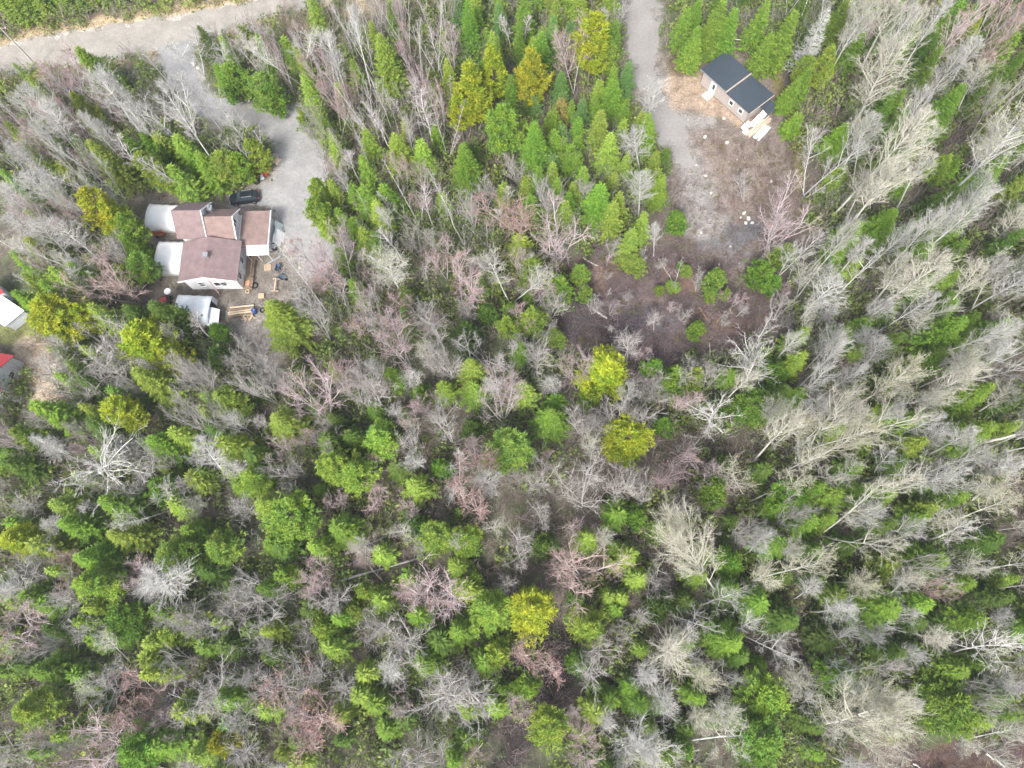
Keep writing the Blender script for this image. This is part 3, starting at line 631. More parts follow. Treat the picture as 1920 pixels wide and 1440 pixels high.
x, y = ground(320, 436); o = small('pallet', 'grey wooden pallets lying between the white shelters', 'pallet', x, y, .1)
def pallet(o, m, w_=1.2, d_=1.0, z=0):
    mb = MB(); [mb.box(-w_/2, w_/2, -d_/2+i*d_/6, -d_/2+i*d_/6+.10, z+.11, z+.13) for i in range(7)]; mb.build('deck_board', m, o)
    mb = MB(); [mb.box(a-.04, a+.04, -d_/2, d_/2, z, z+.11) for a in (-w_/2+.05, 0, w_/2-.05)]; mb.build('stringer', m, o)
pallet(o, mat('weathered_wood', (.34, .31, .27), .9, noise=.25))
# yard things
x, y = ground(240+1258/4.8, 340+780/4.8); o = small('pallet', 'pale wooden pallet at the end of the grey drainpipe', 'pallet', x, y, .1); pallet(o, WOOD, 1.0, .9)
x, y = ground(240+1205/4.8, 340+1035/4.8); o = small('crate', 'small pale wooden crate standing alone on the dirt yard', 'crate', x, y, .05)
mb = MB(); [mb.box(-.42, .42, -.4+i*.2, -.24+i*.2, .3, .33) for i in range(4)]; mb.build('lid', WOOD, o); mb = MB(); mb.box(-.4, .4, -.38, .36, 0, .3); mb.build('side', WOOD, o)
a = ground(240+1250/4.8, 340+750/4.8); b = ground(240+1372/4.8, 340+678/4.8); mb = MB(); mb.tube((*a, .14), (*b, .14), .13, n=10); tag(mb.build('drainpipe', STEEL), 'grey pipe lying slanted on the yard from the pale pallet', 'pipe')
for i, (cx_, cy_, rz_, lab) in enumerate(((1358, 790, 1.4, 'navy wheelbarrow standing above the pale I-shaped trestle'), (1392, 878, -.4, 'navy wheelbarrow tipped next to the top of the pale trestle'))):
    x, y = ground(240+cx_/4.8, 340+cy_/4.8); o = small('wheelbarrow', lab, 'wheelbarrow', x, y, rz_, 'navy wheelbarrows')
    mb = MB(); top = [(-.5, -.36, .62), (.55, -.3, .66), (.55, .3, .66), (-.5, .36, .62)]; bot = [(-.3, -.2, .3), (.3, -.16, .3), (.3, .16, .3), (-.3, .2, .3)]
    mb.sections([bot, top], close=False); mb.add(bot, [(3, 2, 1, 0)]); mb.build('tray', BLUED, o); mb = MB(); mb.tube((.62, -.06, .2), (.62, .06, .2), .2, n=14); mb.build('wheel', RUBBER, o)
    for s in (-1, 1): mb = MB(); mb.tube((.6, s*.08, .22), (-1.0, s*.3, .58), .025, n=6); mb.tube((-.35, s*.22, .36), (-.4, s*.24, 0), .022, n=6); mb.build('handle', DARK, o)
x, y = ground(240+1338/4.8, 340+945/4.8); o = small('trestle', 'pale I-shaped wooden trestle standing on the gravel yard', 'trestle', x, y, -.03)
mb = MB(); mb.box(-.10, .10, -1.0, 1.0, .55, .68); mb.build('beam', WOOD, o)
for s in (-1, 1): mb = MB(); mb.box(-.5, .5, s*.95-.06, s*.95+.06, .47, .55); [mb.tube((q*.42, s*.95, .5), (q*.55, s*.95, 0), .04, n=6) for q in (-1, 1)]; mb.build('leg', WOOD, o)
x, y = ground(240+1022/4.8, 340+1178/4.8); o = small('lumber_stack', 'stack of long pale boards on the dirt yard beside the blue drum', 'lumber', x, y, .12)
for k in range(10):
    mb = MB(); yy = -.70+(k % 5)*.33+rq.uniform(-.02, .02); xx = rq.uniform(-.25, .25); zz = .1+(k//5)*.16; mb.box(-1.75+xx, 1.75+xx, yy, yy+.2, zz, zz+.14, rz=rq.uniform(-.03, .03)); mb.build('board', (WOOD, PLANK2, WOODO)[(k*2+k//5) % 3 if k % 4 else 2], o)
[MB().box(a, a+.1, -.75, .9, 0, .1).build('bearer', WOODO, o) for a in (-1.2, 1.1)]
x, y = ground(240+1080/4.8, 340+1232/4.8); o = small('scrap_wood', 'scattered orange-brown offcuts below the long pale boards', 'scrap wood', x, y)
mb = MB(); [mb.box(a, a+rq.uniform(.4, 1.0), b, b+.1, .02+i*.02, .1+i*.02, rz=rq.uniform(0, 3.1)) for i, (a, b) in enumerate([(rq.uniform(-1.2, .6), rq.uniform(-.4, .4)) for _ in range(18)])]; mb.build('offcut', WOOD, o)
x, y = ground(240+1146/4.8, 340+1180/4.8); o = small('drum', 'bright blue plastic drum at the end of the board stack', 'drum', x, y)
mb = MB(); mb.tube((0, 0, 0), (0, 0, .9), .34, n=20); mb.build('barrel', BLUE, o, bevel=.03); mb = MB(); mb.tube((0, 0, .9), (0, 0, .94), .3, .28, n=20); mb.build('lid', BLUE, o); mb = MB(); mb.tube((.12, 0, .94), (.12, 0, .98), .05, n=8); mb.build('cap', TRIM, o)
def torus(mb, R_, r_, z, n=20, m=8): 
    vs = [((R_+r_*math.cos(b))*math.cos(a), (R_+r_*math.cos(b))*math.sin(a), z+r_*math.sin(b)) for a in [6.2832*i/n for i in range(n)] for b in [6.2832*j/m for j in range(m)]]
    mb.add(vs, [(i*m+j, ((i+1) % n)*m+j, ((i+1) % n)*m+(j+1) % m, i*m+(j+1) % m) for i in range(n) for j in range(m)])
for cx_, cy_, R_, lab, mm, nm, cat in ((1212, 1162, .33, 'black tyre lying flat beyond the blue drum', RUBBER, 'tyre', 'tyre'), (1142, 940, .42, 'black tyre with rust inside by the corner of the deck', RUBBER, 'tyre', 'tyre'), (1078, 992, .27, 'pale wooden ring below the scrap by the deck corner', WOOD, 'hoop', 'hoop')):
    x, y = ground(240+cx_/4.8, 340+cy_/4.8); mb = MB(); torus(mb, R_, .1, .1); o = mb.build(nm, mm, smooth=True); o.location = (x, y, 0); tag(o, lab, cat)
x, y = ground(240+1088/4.8, 340+935/4.8); o = small('scrap_heap', 'orange and pale scrap boards heaped at the deck corner', 'scrap wood', x, y)
mb = MB(); [mb.box(-.35+rq.uniform(-.2, .2), .35, -.05+rq.uniform(-.4, .4), .05+rq.uniform(.4, .5), .05+i*.06, .1+i*.06, rz=rq.uniform(0, 3)) for i in range(7)]; mb.build('plank', mat('orange_wood', (.55, .30, .18), .8, noise=.2), o)
x, y = ground(240+355/4.8, 340+990/4.8, 2.0); o = small('satellite_dish', 'pale round dish on a post beside the lower shelter', 'dish', x, y)
mb = MB(); rings = [[(math.cos(a)*r_, math.sin(a)*r_, 1.9+r_*r_*.5) for a in [6.2832*i/18 for i in range(18)]] for r_ in (.04, .2, .38, .5)]; mb.sections(rings, close=False); mb.build('reflector', mat('pale_grey', (.55, .56, .58), .4), o).modifiers.new('t', 'SOLIDIFY').thickness = .03
mb = MB(); mb.tube((0, 0, 0), (0, 0, 1.9), .04); mb.build('post', STEEL, o)
x, y = ground(240+345/4.8, 340+1085/4.8); o = small('log_splitter', 'dark machine with red hood half under the trees beside the lower shelter', 'machine', x, y, .2)
mb = MB(); mb.box(-.8, .8, -.5, .5, .35, .75); mb.build('body', DARK, o, bevel=.05); mb = MB(); mb.box(-.5, .5, -.35, .35, .76, 1.0); mb.build('hood', mat('dark_red', (.15, .03, .03), .5), o, bevel=.05)
for sx in (-.55, .55):
    for s in (-.55, .55): mb = MB(); mb.tube((sx, s-.08, .3), (sx, s+.08, .3), .3, n=14); mb.build('wheel', RUBBER, o)
# white sheets east of the garage
x, y = -37.45, 50.3; o = small('board_rack', 'white sheets and panels leaning against the garage end', 'panels', x, y)
for i, (a, b, w_) in enumerate(((-.35, -1.6, 1.5), (-.15, -.2, 1.4), (.1, -1.0, 1.6), (-.3, 1.1, .9))):
    mb = MB(); mb.slab([(a+.55, b, .05), (a+.62, b+w_, .05), (a-.1, b+w_, 1.5), (a-.15, b, 1.5)], .04); mb.build('panel', (TARP, PLAS, TARP, PLAS)[i], o)
x, y = ground(240+1328/4.8, 340+612/4.8); o = small('garbage_bin', 'black bin with grey lid at the garage corner', 'bin', x, y); mb = MB(); mb.sections([[(-.24, -.24, 0), (.24, -.24, 0), (.24, .24, 0), (-.24, .24, 0)], [(-.31, -.31, .95), (.31, -.31, .95), (.31, .31, .95), (-.31, .31, .95)]]); mb.build('body', DARK, o, bevel=.03)
mb = MB(); mb.box(-.34, .34, -.34, .34, .95, 1.02); mb.build('lid', mat('lid_grey', (.4, .42, .45), .5), o, bevel=.02)
# heap beside the driveway island
for i, (u, v, rx, lab, mm, nm, cat) in enumerate(((517, 293, .5, 'cream elongated boulder, topmost of the pile by the driveway bend', ROCK, 'boulder', 'rock'), (520, 302, .6, 'peach-coloured boulder beside the driveway bend', mat('peach_rock', (.60, .48, .36), .9, noise=.2), 'boulder', 'rock'),
        (508, 301, .55, 'pinkish boulder between the cream boulder and the trees', mat('pink_rock', (.52, .42, .38), .9, noise=.2), 'boulder', 'rock'), (502, 322, .35, 'yellow bag above the red bucket', YEL, 'bag', 'bag'), (507, 316, .28, 'small yellow sack on the dark soil by the driveway', YEL, 'bag', 'bag'), (492, 332, .45, 'grey-white bag beside the red bucket', PLAS, 'bag', 'bag'))):
    x, y = ground(u, v); o = crumple(20+i, rx, rx*.7, rx*.9).build(nm, mm, None, smooth=True); o.location = (x, y, 0); o.rotation_euler.z = i; tag(o, lab, cat)
x, y = ground(499, 329); o = small('bucket', 'bright red round tub beside the driveway bend', 'tub', x, y); mb = MB(); mb.tube((0, 0, 0), (0, 0, .5), .3, .36, n=18); mb.build('body', REDM, o); mb = MB(); torus(mb, .36, .03, .5, 18, 6); mb.build('rim', REDM, o)
x, y = ground(482, 342); mb = MB(); torus(mb, .35, .12, .12); o = mb.build('tyre', RUBBER, smooth=True); o.location = (x, y, 0); tag(o, 'black tyre on the brown soil above the black car', 'tyre')
x, y = ground(502, 288); x2, y2 = ground(485, 250, 5.5); o = small('flagpole', 'thin pale post with a white fixture by the driveway bend', 'pole', x, y)
mb = MB(); mb.tube((0, 0, 0), (0, 0, 5.6), .05, .035, n=8); mb.build('post', TRIM, o); mb = MB(); mb.box(-.16, .16, -.12, .12, 2.6, 2.9); mb.build('box', TRIM, o); mb = MB(); mb.box(-.2, .2, -.1, .1, 5.55, 5.7); mb.build('lamp_head', STEEL, o)
# utility pole by the road
x, y = ground(75, 130); o = small('utility_pole', 'tall grey utility pole at the lower edge of the gravel road', 'utility pole', x, y); mb = MB(); mb.tube((0, 0, -.3), (0, 0, 9.5), .15, .10, n=10); mb.build('pole', mat('pole_wood', (.40, .38, .35), .85, noise=.2), o)
mb = MB(); mb.box(-.9, .9, -.05, .05, 8.8, 8.92); mb.build('crossarm', WOODO, o); [(MB().tube((a, 0, 8.92), (a, 0, 9.1), .05, n=8)).build('insulator', TRIM, o) for a in (-.8, -.3, .8)]

# ---------------------------------------------------------------- the black car
x, y = ground(461, 374.5); CAR = thing('car', 'black family car with glossy roof parked above the brown-roofed house', 'car', (x, y, 0), math.radians(180+8))
PAINT = mat('black_paint', (.012, .016, .024), .16, spec=.7); CG = mat('car_glass', (.035, .052, .062), .06, spec=.8)
def ring(xc, hw, z0, z1, k=.82): return [(xc, -hw, z0), (xc, hw, z0), (xc, hw*1.0, (z0+z1)*.55), (xc, hw*k, z1), (xc, -hw*k, z1), (xc, -hw*1.0, (z0+z1)*.55)]
mb = MB(); mb.sections([ring(-2.25, .72, .35, .85), ring(-2.1, .86, .28, 1.0), ring(-1.2, .91, .25, 1.05), ring(0, .92, .25, 1.04), ring(.95, .91, .25, 1.0), ring(1.8, .87, .28, .90), ring(2.15, .78, .32, .78), ring(2.27, .62, .38, .68)]); mb.build('body', PAINT, CAR, bevel=.05)
def rr(xc, hw, hw2, z0, z1): return [(xc, -hw, z0), (xc, hw, z0), (xc, hw2, z1), (xc, -hw2, z1)]
mb = MB(); mb.add([(-2.0, -.74, 1.02), (-2.0, .74, 1.02), (1.0, .76, 1.0), (1.0, -.76, 1.0), (-1.55, -.60, 1.55), (-1.55, .60, 1.55), (.25, .60, 1.55), (.25, -.60, 1.55)], [(0, 4, 5, 1), (1, 5, 6, 2), (2, 6, 7, 3), (3, 7, 4, 0)]); mb.build('window', CG, CAR)
mb = MB(); mb.slab([(-1.6, -.63, 1.59), (.30, -.63, 1.59), (.30, .63, 1.59), (-1.6, .63, 1.59)], .05); mb.build('roof', PAINT, CAR, bevel=.02)
for s in (-1, 1): mb = MB(); mb.box(-1.4, .1, s*.55-.02, s*.55+.02, 1.60, 1.65); mb.build('roof_rail', STEEL, CAR)
for sx in (-1.38, 1.38):
    for s in (-1, 1): mb = MB(); mb.tube((sx, s*.72, .34), (sx, s*.94, .34), .34, n=20); o = mb.build('wheel', RUBBER, CAR); mb = MB(); mb.tube((sx, s*.941, .34), (sx, s*.95, .34), .2, n=14); mb.build('rim', STEEL, o)
for s in (-1, 1):
    mb = MB(); mb.box(2.08, 2.2, s*.55-.16, s*.55+.16, .66, .78); mb.build('headlight', PLAS, CAR, bevel=.02); mb = MB(); mb.box(-2.27, -2.2, s*.6-.1, s*.6+.1, .7, .95); mb.build('taillight', REDM, CAR)
    mb = MB(); mb.box(.62, .78, s*.98-.1, s*.98+.1, 1.0, 1.14); mb.build('mirror', PAINT, CAR, bevel=.03)

# ---------------------------------------------------------------- the dark-roofed cabin
CX, CY = 26.75, 75.75; CRZ = math.atan2(-7.2, 6.1)
CAB = thing('cabin', 'small taupe cabin with ribbed charcoal metal roof at the head of the brown clearing', 'cabin', (CX, CY, 0), CRZ); CAB.scale = (1.06, 1.06, 1.05)
CW = stripes(mat('taupe_siding', (.42, .375, .35), .75, noise=.08, nscale=1), 'Z', 2.4, .02, (.24, .20, .185), .6); CRF = mat('charcoal_roof', (.056, .072, .092), .38, noise=.08, nscale=.8, spec=.5); CRF = stripes(CRF, 'X', 1.55, .06, (.028, .036, .048), .9)
mb = MB(); mb.sections([[(0, 0, .15), (4.55, 0, .15), (4.55, 4.5, .15), (0, 4.5, .15)], [(0, 0, 2.95), (4.55, 0, 2.95), (4.55, 4.5, 2.6), (0, 4.5, 2.6)]]); mb.sections([[(4.55, .01, .15), (8.9, .01, .15), (8.9, 4.45, .15), (4.55, 4.45, .15)], [(4.55, .01, 2.7), (8.9, .01, 2.7), (8.9, 4.45, 2.35), (4.55, 4.45, 2.35)]]); mb.build('wall', CW, CAB)
mb = MB(); mb.box(.05, 8.85, .05, 4.4, -.3, .15); mb.build('foundation', FND, CAB)
mb = MB(); mb.slab([(-.45, -.35, 3.17), (4.6, -.35, 3.17), (4.6, 4.85, 2.77), (-.45, 4.85, 2.77)], .07); o = mb.build('roof', CRF, CAB); mb = MB(); mb.slab([(4.6, -.36, 3.17), (4.74, -.36, 3.17), (4.74, 4.86, 2.77), (4.6, 4.86, 2.77)], .22); mb.build('fascia', mat('beige_trim', (.46, .38, .31), .7), o)
mb = MB(); mb.slab([(-.45, -.42, 3.15), (4.6, -.42, 3.15), (4.6, -.352, 3.15), (-.45, -.352, 3.15)], .16); mb.build('gutter', STEEL, o)
mb = MB(); mb.slab([(4.76, -.35, 2.92), (9.3, -.35, 2.92), (9.3, 4.8, 2.52), (4.76, 4.8, 2.52)], .07); o = mb.build('roof', CRF, CAB); mb = MB(); mb.slab([(9.3, -.36, 2.92), (9.38, -.36, 2.92), (9.38, 4.81, 2.52), (9.3, 4.81, 2.52)], .18); mb.build('fascia', bpy.data.materials['beige_trim'], o)
def cwin(x, w_, z0, z1, nm='window'):
    mb = MB(); f = .12; mb.box(x-w_/2, x+w_/2, -.07, -.003, z0, z0+f); mb.box(x-w_/2, x+w_/2, -.07, -.003, z1-f, z1); mb.box(x-w_/2, x-w_/2+f, -.07, -.003, z0+f, z1-f); mb.box(x+w_/2-f, x+w_/2, -.07, -.003, z0+f, z1-f); o = mb.build(nm, TRIM, CAB)
    mb = MB(); mb.box(x-w_/2+f, x+w_/2-f, -.04, -.004, z0+f, z1-f); mb.build('pane', GLASS, o)
cwin(5.9, .85, 1.15, 2.1); cwin(7.75, .85, 1.15, 2.1)
mb = MB(); mb.box(1.7, 2.7, -.06, -.003, .2, 2.45); o = mb.build('door', TRIM, CAB); mb = MB(); mb.box(2.15, 2.55, -.075, -.062, 1.2, 2.2); mb.build('pane', GLASS, o); mb = MB(); mb.tube((1.85, -.06, 1.15), (1.85, -.13, 1.15), .035); mb.build('handle', STEEL, o)
mb = MB(); mb.box(1.5, 2.8, -1.3, -.1, .0, .12); mb.box(1.6, 2.7, -.75, -.1, .12, .24); mb.build('step', mat('grey_step', (.42, .42, .38), .85, noise=.2), CAB)
mb = MB(); mb.slab([(9.0, 2.6, 1.7), (10.7, 2.6, 1.45), (10.7, 4.6, 1.35), (9.0, 4.6, 1.6)], .05); [mb.box(a, a+.08, b, b+.08, 0, 1.32) for a in (10.5,) for b in (2.7, 4.4)]; mb.build('lean_to', CRF, CAB)
def cpt(x, y): v = Matrix.Rotation(CRZ, 3, 'Z') @ Vector((x*1.06, y*1.06, 0)); return CX+v.x, CY+v.y
for i, (a, b, r1, r2, h_, lab) in enumerate(((9.55, -.1, .75, .45, .8, 'long white wrapped bale against the near end of the cabin'), (9.9, 1.0, .5, .4, .7, 'white sack in the middle of the row at the cabin end'), (9.9, 2.0, .6, .5, .9, 'bulging white sack behind the middle sack at the cabin end'), (9.8, 3.1, .5, .5, .9, 'round white sack farthest back at the cabin end'), (10.1, -.75, .45, .3, .5, 'small white bundle at the front corner of the cabin end'))):
    o = crumple(50+i, r1, r2, h_).build('sack', TARP, None, smooth=True); x, y = cpt(a, b); o.location = (x, y, 0); o.rotation_euler.z = CRZ+math.pi/2; tag(o, lab, 'sack', 'white sacks at the cabin end')
for i in range(7):
    mb = MB(); mb.box(-2.4, 2.3, -.09, .09, 0, .09); o = mb.build('beam', WOOD if i % 2 else mat('pale_beam', (.50, .43, .36), .8, noise=.2)); x, y = cpt(10.55+(i % 4)*.22, 1.1+rq.uniform(-.3, .3)); o.location = (x, y, .12+.11*(i//4)); o.rotation_euler = (0, 0, CRZ+math.pi/2+rq.uniform(-.04, .04))
    tag(o, 'long wooden beam lying in the row beside the white sacks', 'beam', 'beams at the cabin end')
x, y = cpt(11.75, .9); o = crumple(61, 1.6, .6, .35).build('plastic_sheet', PLAS, None, smooth=True); o.location = (x, y, .02); o.rotation_euler.z = CRZ+math.pi/2+.15; tag(o, 'pale bluish plastic sheet over boards beyond the cabin beams', 'plastic sheet')

# ---------------------------------------------------------------- the red-roofed buildings at the left edge
WHITE_R = mat('white_sheet_roof', (.80, .80, .80), .5, noise=.04); BLG = mat('blue_grey_wall', (.66, .70, .76), .6, noise=.08)
c_ = [ground(-42, 580, 2.4), ground(-10, 545, 2.4), ground(45, 582, 2.4), ground(8, 612, 2.4)]
o = thing('shed', 'white-roofed shed with a red ridge at the left edge above the lawn', 'shed', (c_[0][0], c_[0][1], 0)); ox, oy = c_[0]
pw = [(a-ox, b-oy) for a, b in (c_[0], c_[3], c_[2], c_[1])]; cx0 = sum(p[0] for p in pw)/4; cy0 = sum(p[1] for p in pw)/4; sh = [((a-cx0)*.9+cx0, (b-cy0)*.9+cy0) for a, b in pw]
mb = MB(); mb.sections([[(a, b, 0) for a, b in sh], [(a, b, 2.3) for a, b in sh]]); mb.build('wall', BLG, o); mb = MB(); mb.slab([(pw[0][0], pw[0][1], 2.5), (pw[1][0], pw[1][1], 2.35), (pw[2][0], pw[2][1], 2.35), (pw[3][0], pw[3][1], 2.6)], .08); mb.build('roof', WHITE_R, o)
c2 = [ground(-70, 560, 3), ground(-20, 520, 3), ground(8, 548, 3), ground(-30, 575, 3)]; mb = MB(); mb.slab([(a-ox, b-oy, 3.2) for a, b in (c2[0], c2[3], c2[2], c2[1])], .12); mb.build('roof', REDM, o)
mb = MB(); q4 = [(a-ox, b-oy) for a, b in (c2[0], c2[3], c2[2], c2[1])]; mx = sum(p[0] for p in q4)/4; my = sum(p[1] for p in q4)/4; mb.sections([[((a-mx)*.9+mx, (b-my)*.9+my, z) for a, b in q4] for z in (0, 3.06)]); mb.build('wall', BLG, o)
x0, y0 = ground(-66, 722); o = thing('barn', 'red metal roofed building with blue-grey walls at the left edge below the lawn', 'building', (x0, y0, 0), -.18)
bx1, by1 = ground(29, 719); Lb = math.hypot(bx1-x0, by1-y0); Wb = 4.6
mb = MB(); mb.box(0, Lb, 0, Wb, 0, 2.8); mb.add([(0, 0, 2.8), (0, Wb, 2.8), (0, Wb/2, 4.4), (Lb, 0, 2.8), (Lb, Wb, 2.8), (Lb, Wb/2, 4.4)], [(0, 2, 1), (3, 4, 5), (0, 3, 5, 2), (1, 2, 5, 4)]); mb.build('wall', BLG, o)
mb = MB(); gable(mb, -.3, Lb+.3, 0, Wb, 2.85, 4.5, 'x', .35, .1); mb.build('roof', stripes(mat('red_metal_roof', (.50, .05, .06), .45, noise=.1), 'X', 1.6, .04), o)
mb = MB(); mb.box(Lb-2.2, Lb+1.8, -1.1, -.25, 0, .35); mb.build('step', mat('concrete', (.42, .41, .42), .8, noise=.1), o); window(o, Lb, Wb/2, 1.0, 2.0, 1.0, 'y', 1)
x, y = ground(-6, 730); o = thing('cargo_box', 'white box-shaped trailer at the left edge below the red-roofed building', 'box', (x, y, 0), -.6); mb = MB(); mb.box(-1.2, 1.2, -.8, .8, .4, 1.9); mb.build('body', TRIM, o, bevel=.04); mb = MB(); mb.box(-.9, .9, -.6, .6, 0, .4); mb.build('base', DARK, o)

# ---------------------------------------------------------------- stones, logs, poles
def stone_mesh(seed):
    import bmesh
    bm = bmesh.new(); bmesh.ops.create_icosphere(bm, subdivisions=2, radius=1); rg_ = random.Random(seed)
    for v in bm.verts: v.co *= rg_.uniform(.82, 1.12); v.co.z *= .65
    me = bpy.data.meshes.new('stone'); bm.to_mesh(me); bm.free(); me.materials.append(ROCK); return me
SM = [stone_mesh(i) for i in range(4)]
ST = [(1322, 257, .34, 'the brown clearing'), (1363, 268, .36, 'c'), (1357, 222, .3, 'c'), (1305, 310, .2, 'c'), (1323, 330, .33, 'c'), (1333, 362, .25, 'c'), (1446, 340, .25, 'c'), (1315, 436, .26, 'c'), (1369, 462, .16, 'c'), (1537, 358, .35, 'c'), (1383, 318, .14, 'c'), (1382, 300, .12, 'c'),
      (1395, 400, .35, 'c'), (1403, 410, .42, 'c'), (1410, 418, .3, 'c'), (1398, 418, .28, 'c'), (1389, 408, .22, 'c'), (1348, 496, .2, 'c'), (1386, 493, .14, 'c'), (1290, 225, .13, 'c'), (1334, 150, .12, 'c'),
      (478, 691, .55, 'y'), (500, 696, .32, 'y'), (515, 705, .42, 'y'), (483, 682, .25, 'y'), (470, 683, .22, 'y'), (506, 693, .2, 'y'), (465, 188, .5, 'd'), (525, 189, .5, 'd'), (363, 120, .5, 'd'), (372, 128, .35, 'd'), (582, 667, .26, 'y'), (553, 580, .25, 'y'), (1918, 1263, .5, 'e'), (1392, 1256, .1, 'e'), (897, 1364, .18, 'e')]
SLAB = {'c': 'on the brown clearing', 'the brown clearing': 'on the brown clearing', 'y': 'at the lower edge of the dirt yard', 'd': 'beside the looping driveway', 'e': 'on the forest floor'}
REFP = {'c': ('the cabin', 1385, 170), 'the brown clearing': ('the cabin', 1385, 170), 'y': ('the lumber stack', 455, 586), 'd': ('the gravel road', 300, 70), 'e': ('the right border', 1920, 1263)}
byk = {}
for u, v, r_, k in ST:
    x, y = ground(u, v); o = link('stone', SM[len(byk) % 4 if not byk else (int(u)+int(v)) % 4]); o.location = (x, y, r_*.25); o.scale = (r_, r_*RG.uniform(.7, 1.1), r_); o.rotation_euler.z = RG.uniform(0, 6)
    k = 'c' if k.startswith('the') else k; byk.setdefault(k, []).append((math.hypot(u-REFP[k][1], v-REFP[k][2]), o, r_)); tag(o, None, 'rock', 'pale stones on open ground')
ORDN = ['', 'second', 'third', 'fourth', 'fifth', 'sixth', 'seventh', 'eighth', 'ninth', 'tenth', 'eleventh', 'twelfth', 'thirteenth', 'fourteenth', 'fifteenth', 'sixteenth', 'seventeenth', 'eighteenth', 'nineteenth', 'twentieth', 'farthest']
for k, L0 in byk.items():
    L0.sort(key=lambda t: t[0])
    for i, (_, o, r_) in enumerate(L0): o['label'] = f"{ORDN[i]+' ' if i else ''}{'nearest' if i < 20 else ''} pale stone to {REFP[k][0]} {SLAB[k]}".replace('  ', ' ').strip()
def log(p0, p1, r_, lab, m, z0=.15, z1=None, cat='log', name='log'):
    a = ground(*p0, z0); b = ground(*p1, z1 if z1 is not None else z0); mb = MB(); A = Vector((*a, z0)); B = Vector((*b, z1 if z1 is not None else z0)); n = 6
    pts = [A.lerp(B, i/n)+Vector((RG.uniform(-.05, .05), RG.uniform(-.05, .05), RG.uniform(-.02, .02))) for i in range(n+1)]
    for i in range(n): mb.tube(pts[i], pts[i+1], r_*(1-.4*i/n), r_*(1-.4*(i+1)/n), n=8)
    return tag(mb.build(name, m), lab, cat)
PALE = mat('pale_log', (.55, .52, .48), .8, noise=.25); BRL = mat('brown_log', (.26, .16, .10), .9, noise=.3)
log((1093, 483), (1121, 499), .16, 'pale log at the upper left corner of the brash patch', PALE); log((1110, 577), (1138, 597), .2, 'whitish log lying on the dark part of the brash patch', PALE)
log((640, 1088), (800, 1042), .16, 'long grey dead trunk slanting between the trees of the lower wood', mat('grey_log', (.30, .29, .28), .9, noise=.2), 1.2, .4, 'log', 'fallen_log'); log((868, 1438), (905, 1393), .06, 'thin white pole leaning at the bottom edge by the dark gap', PALE, .2, 2.5, 'pole', 'pole')
log((1310, 575), (1332, 608), .14, 'dark brown log on the right of the brash patch', BRL); log((1343, 605), (1362, 583), .12, 'orange-brown log near the right edge of the brash patch', BRL); log((1330, 643), (1331, 668), .08, 'upright-looking pale pole at the lower side of the brash patch', PALE, .1, 1.4)
log((1848, 1412), (1885, 1438), .16, 'bent white trunk lying in the twig-strewn corner', PALE, .3, .8); log((1712, 1432), (1728, 1440), .12, 'short white log at the bottom edge of the twig-strewn corner', PALE); log((1365, 73), (1425, 76), .09, 'thin pale rail above the cabin', PALE, .9); log((1845, 830), (1905, 815), .2, 'curved pale dead trunk amid the right-hand wood', PALE, 3, 4)
log((1395, 583), (1408, 560), .09, 'short brown branch by the olive shrub', BRL)
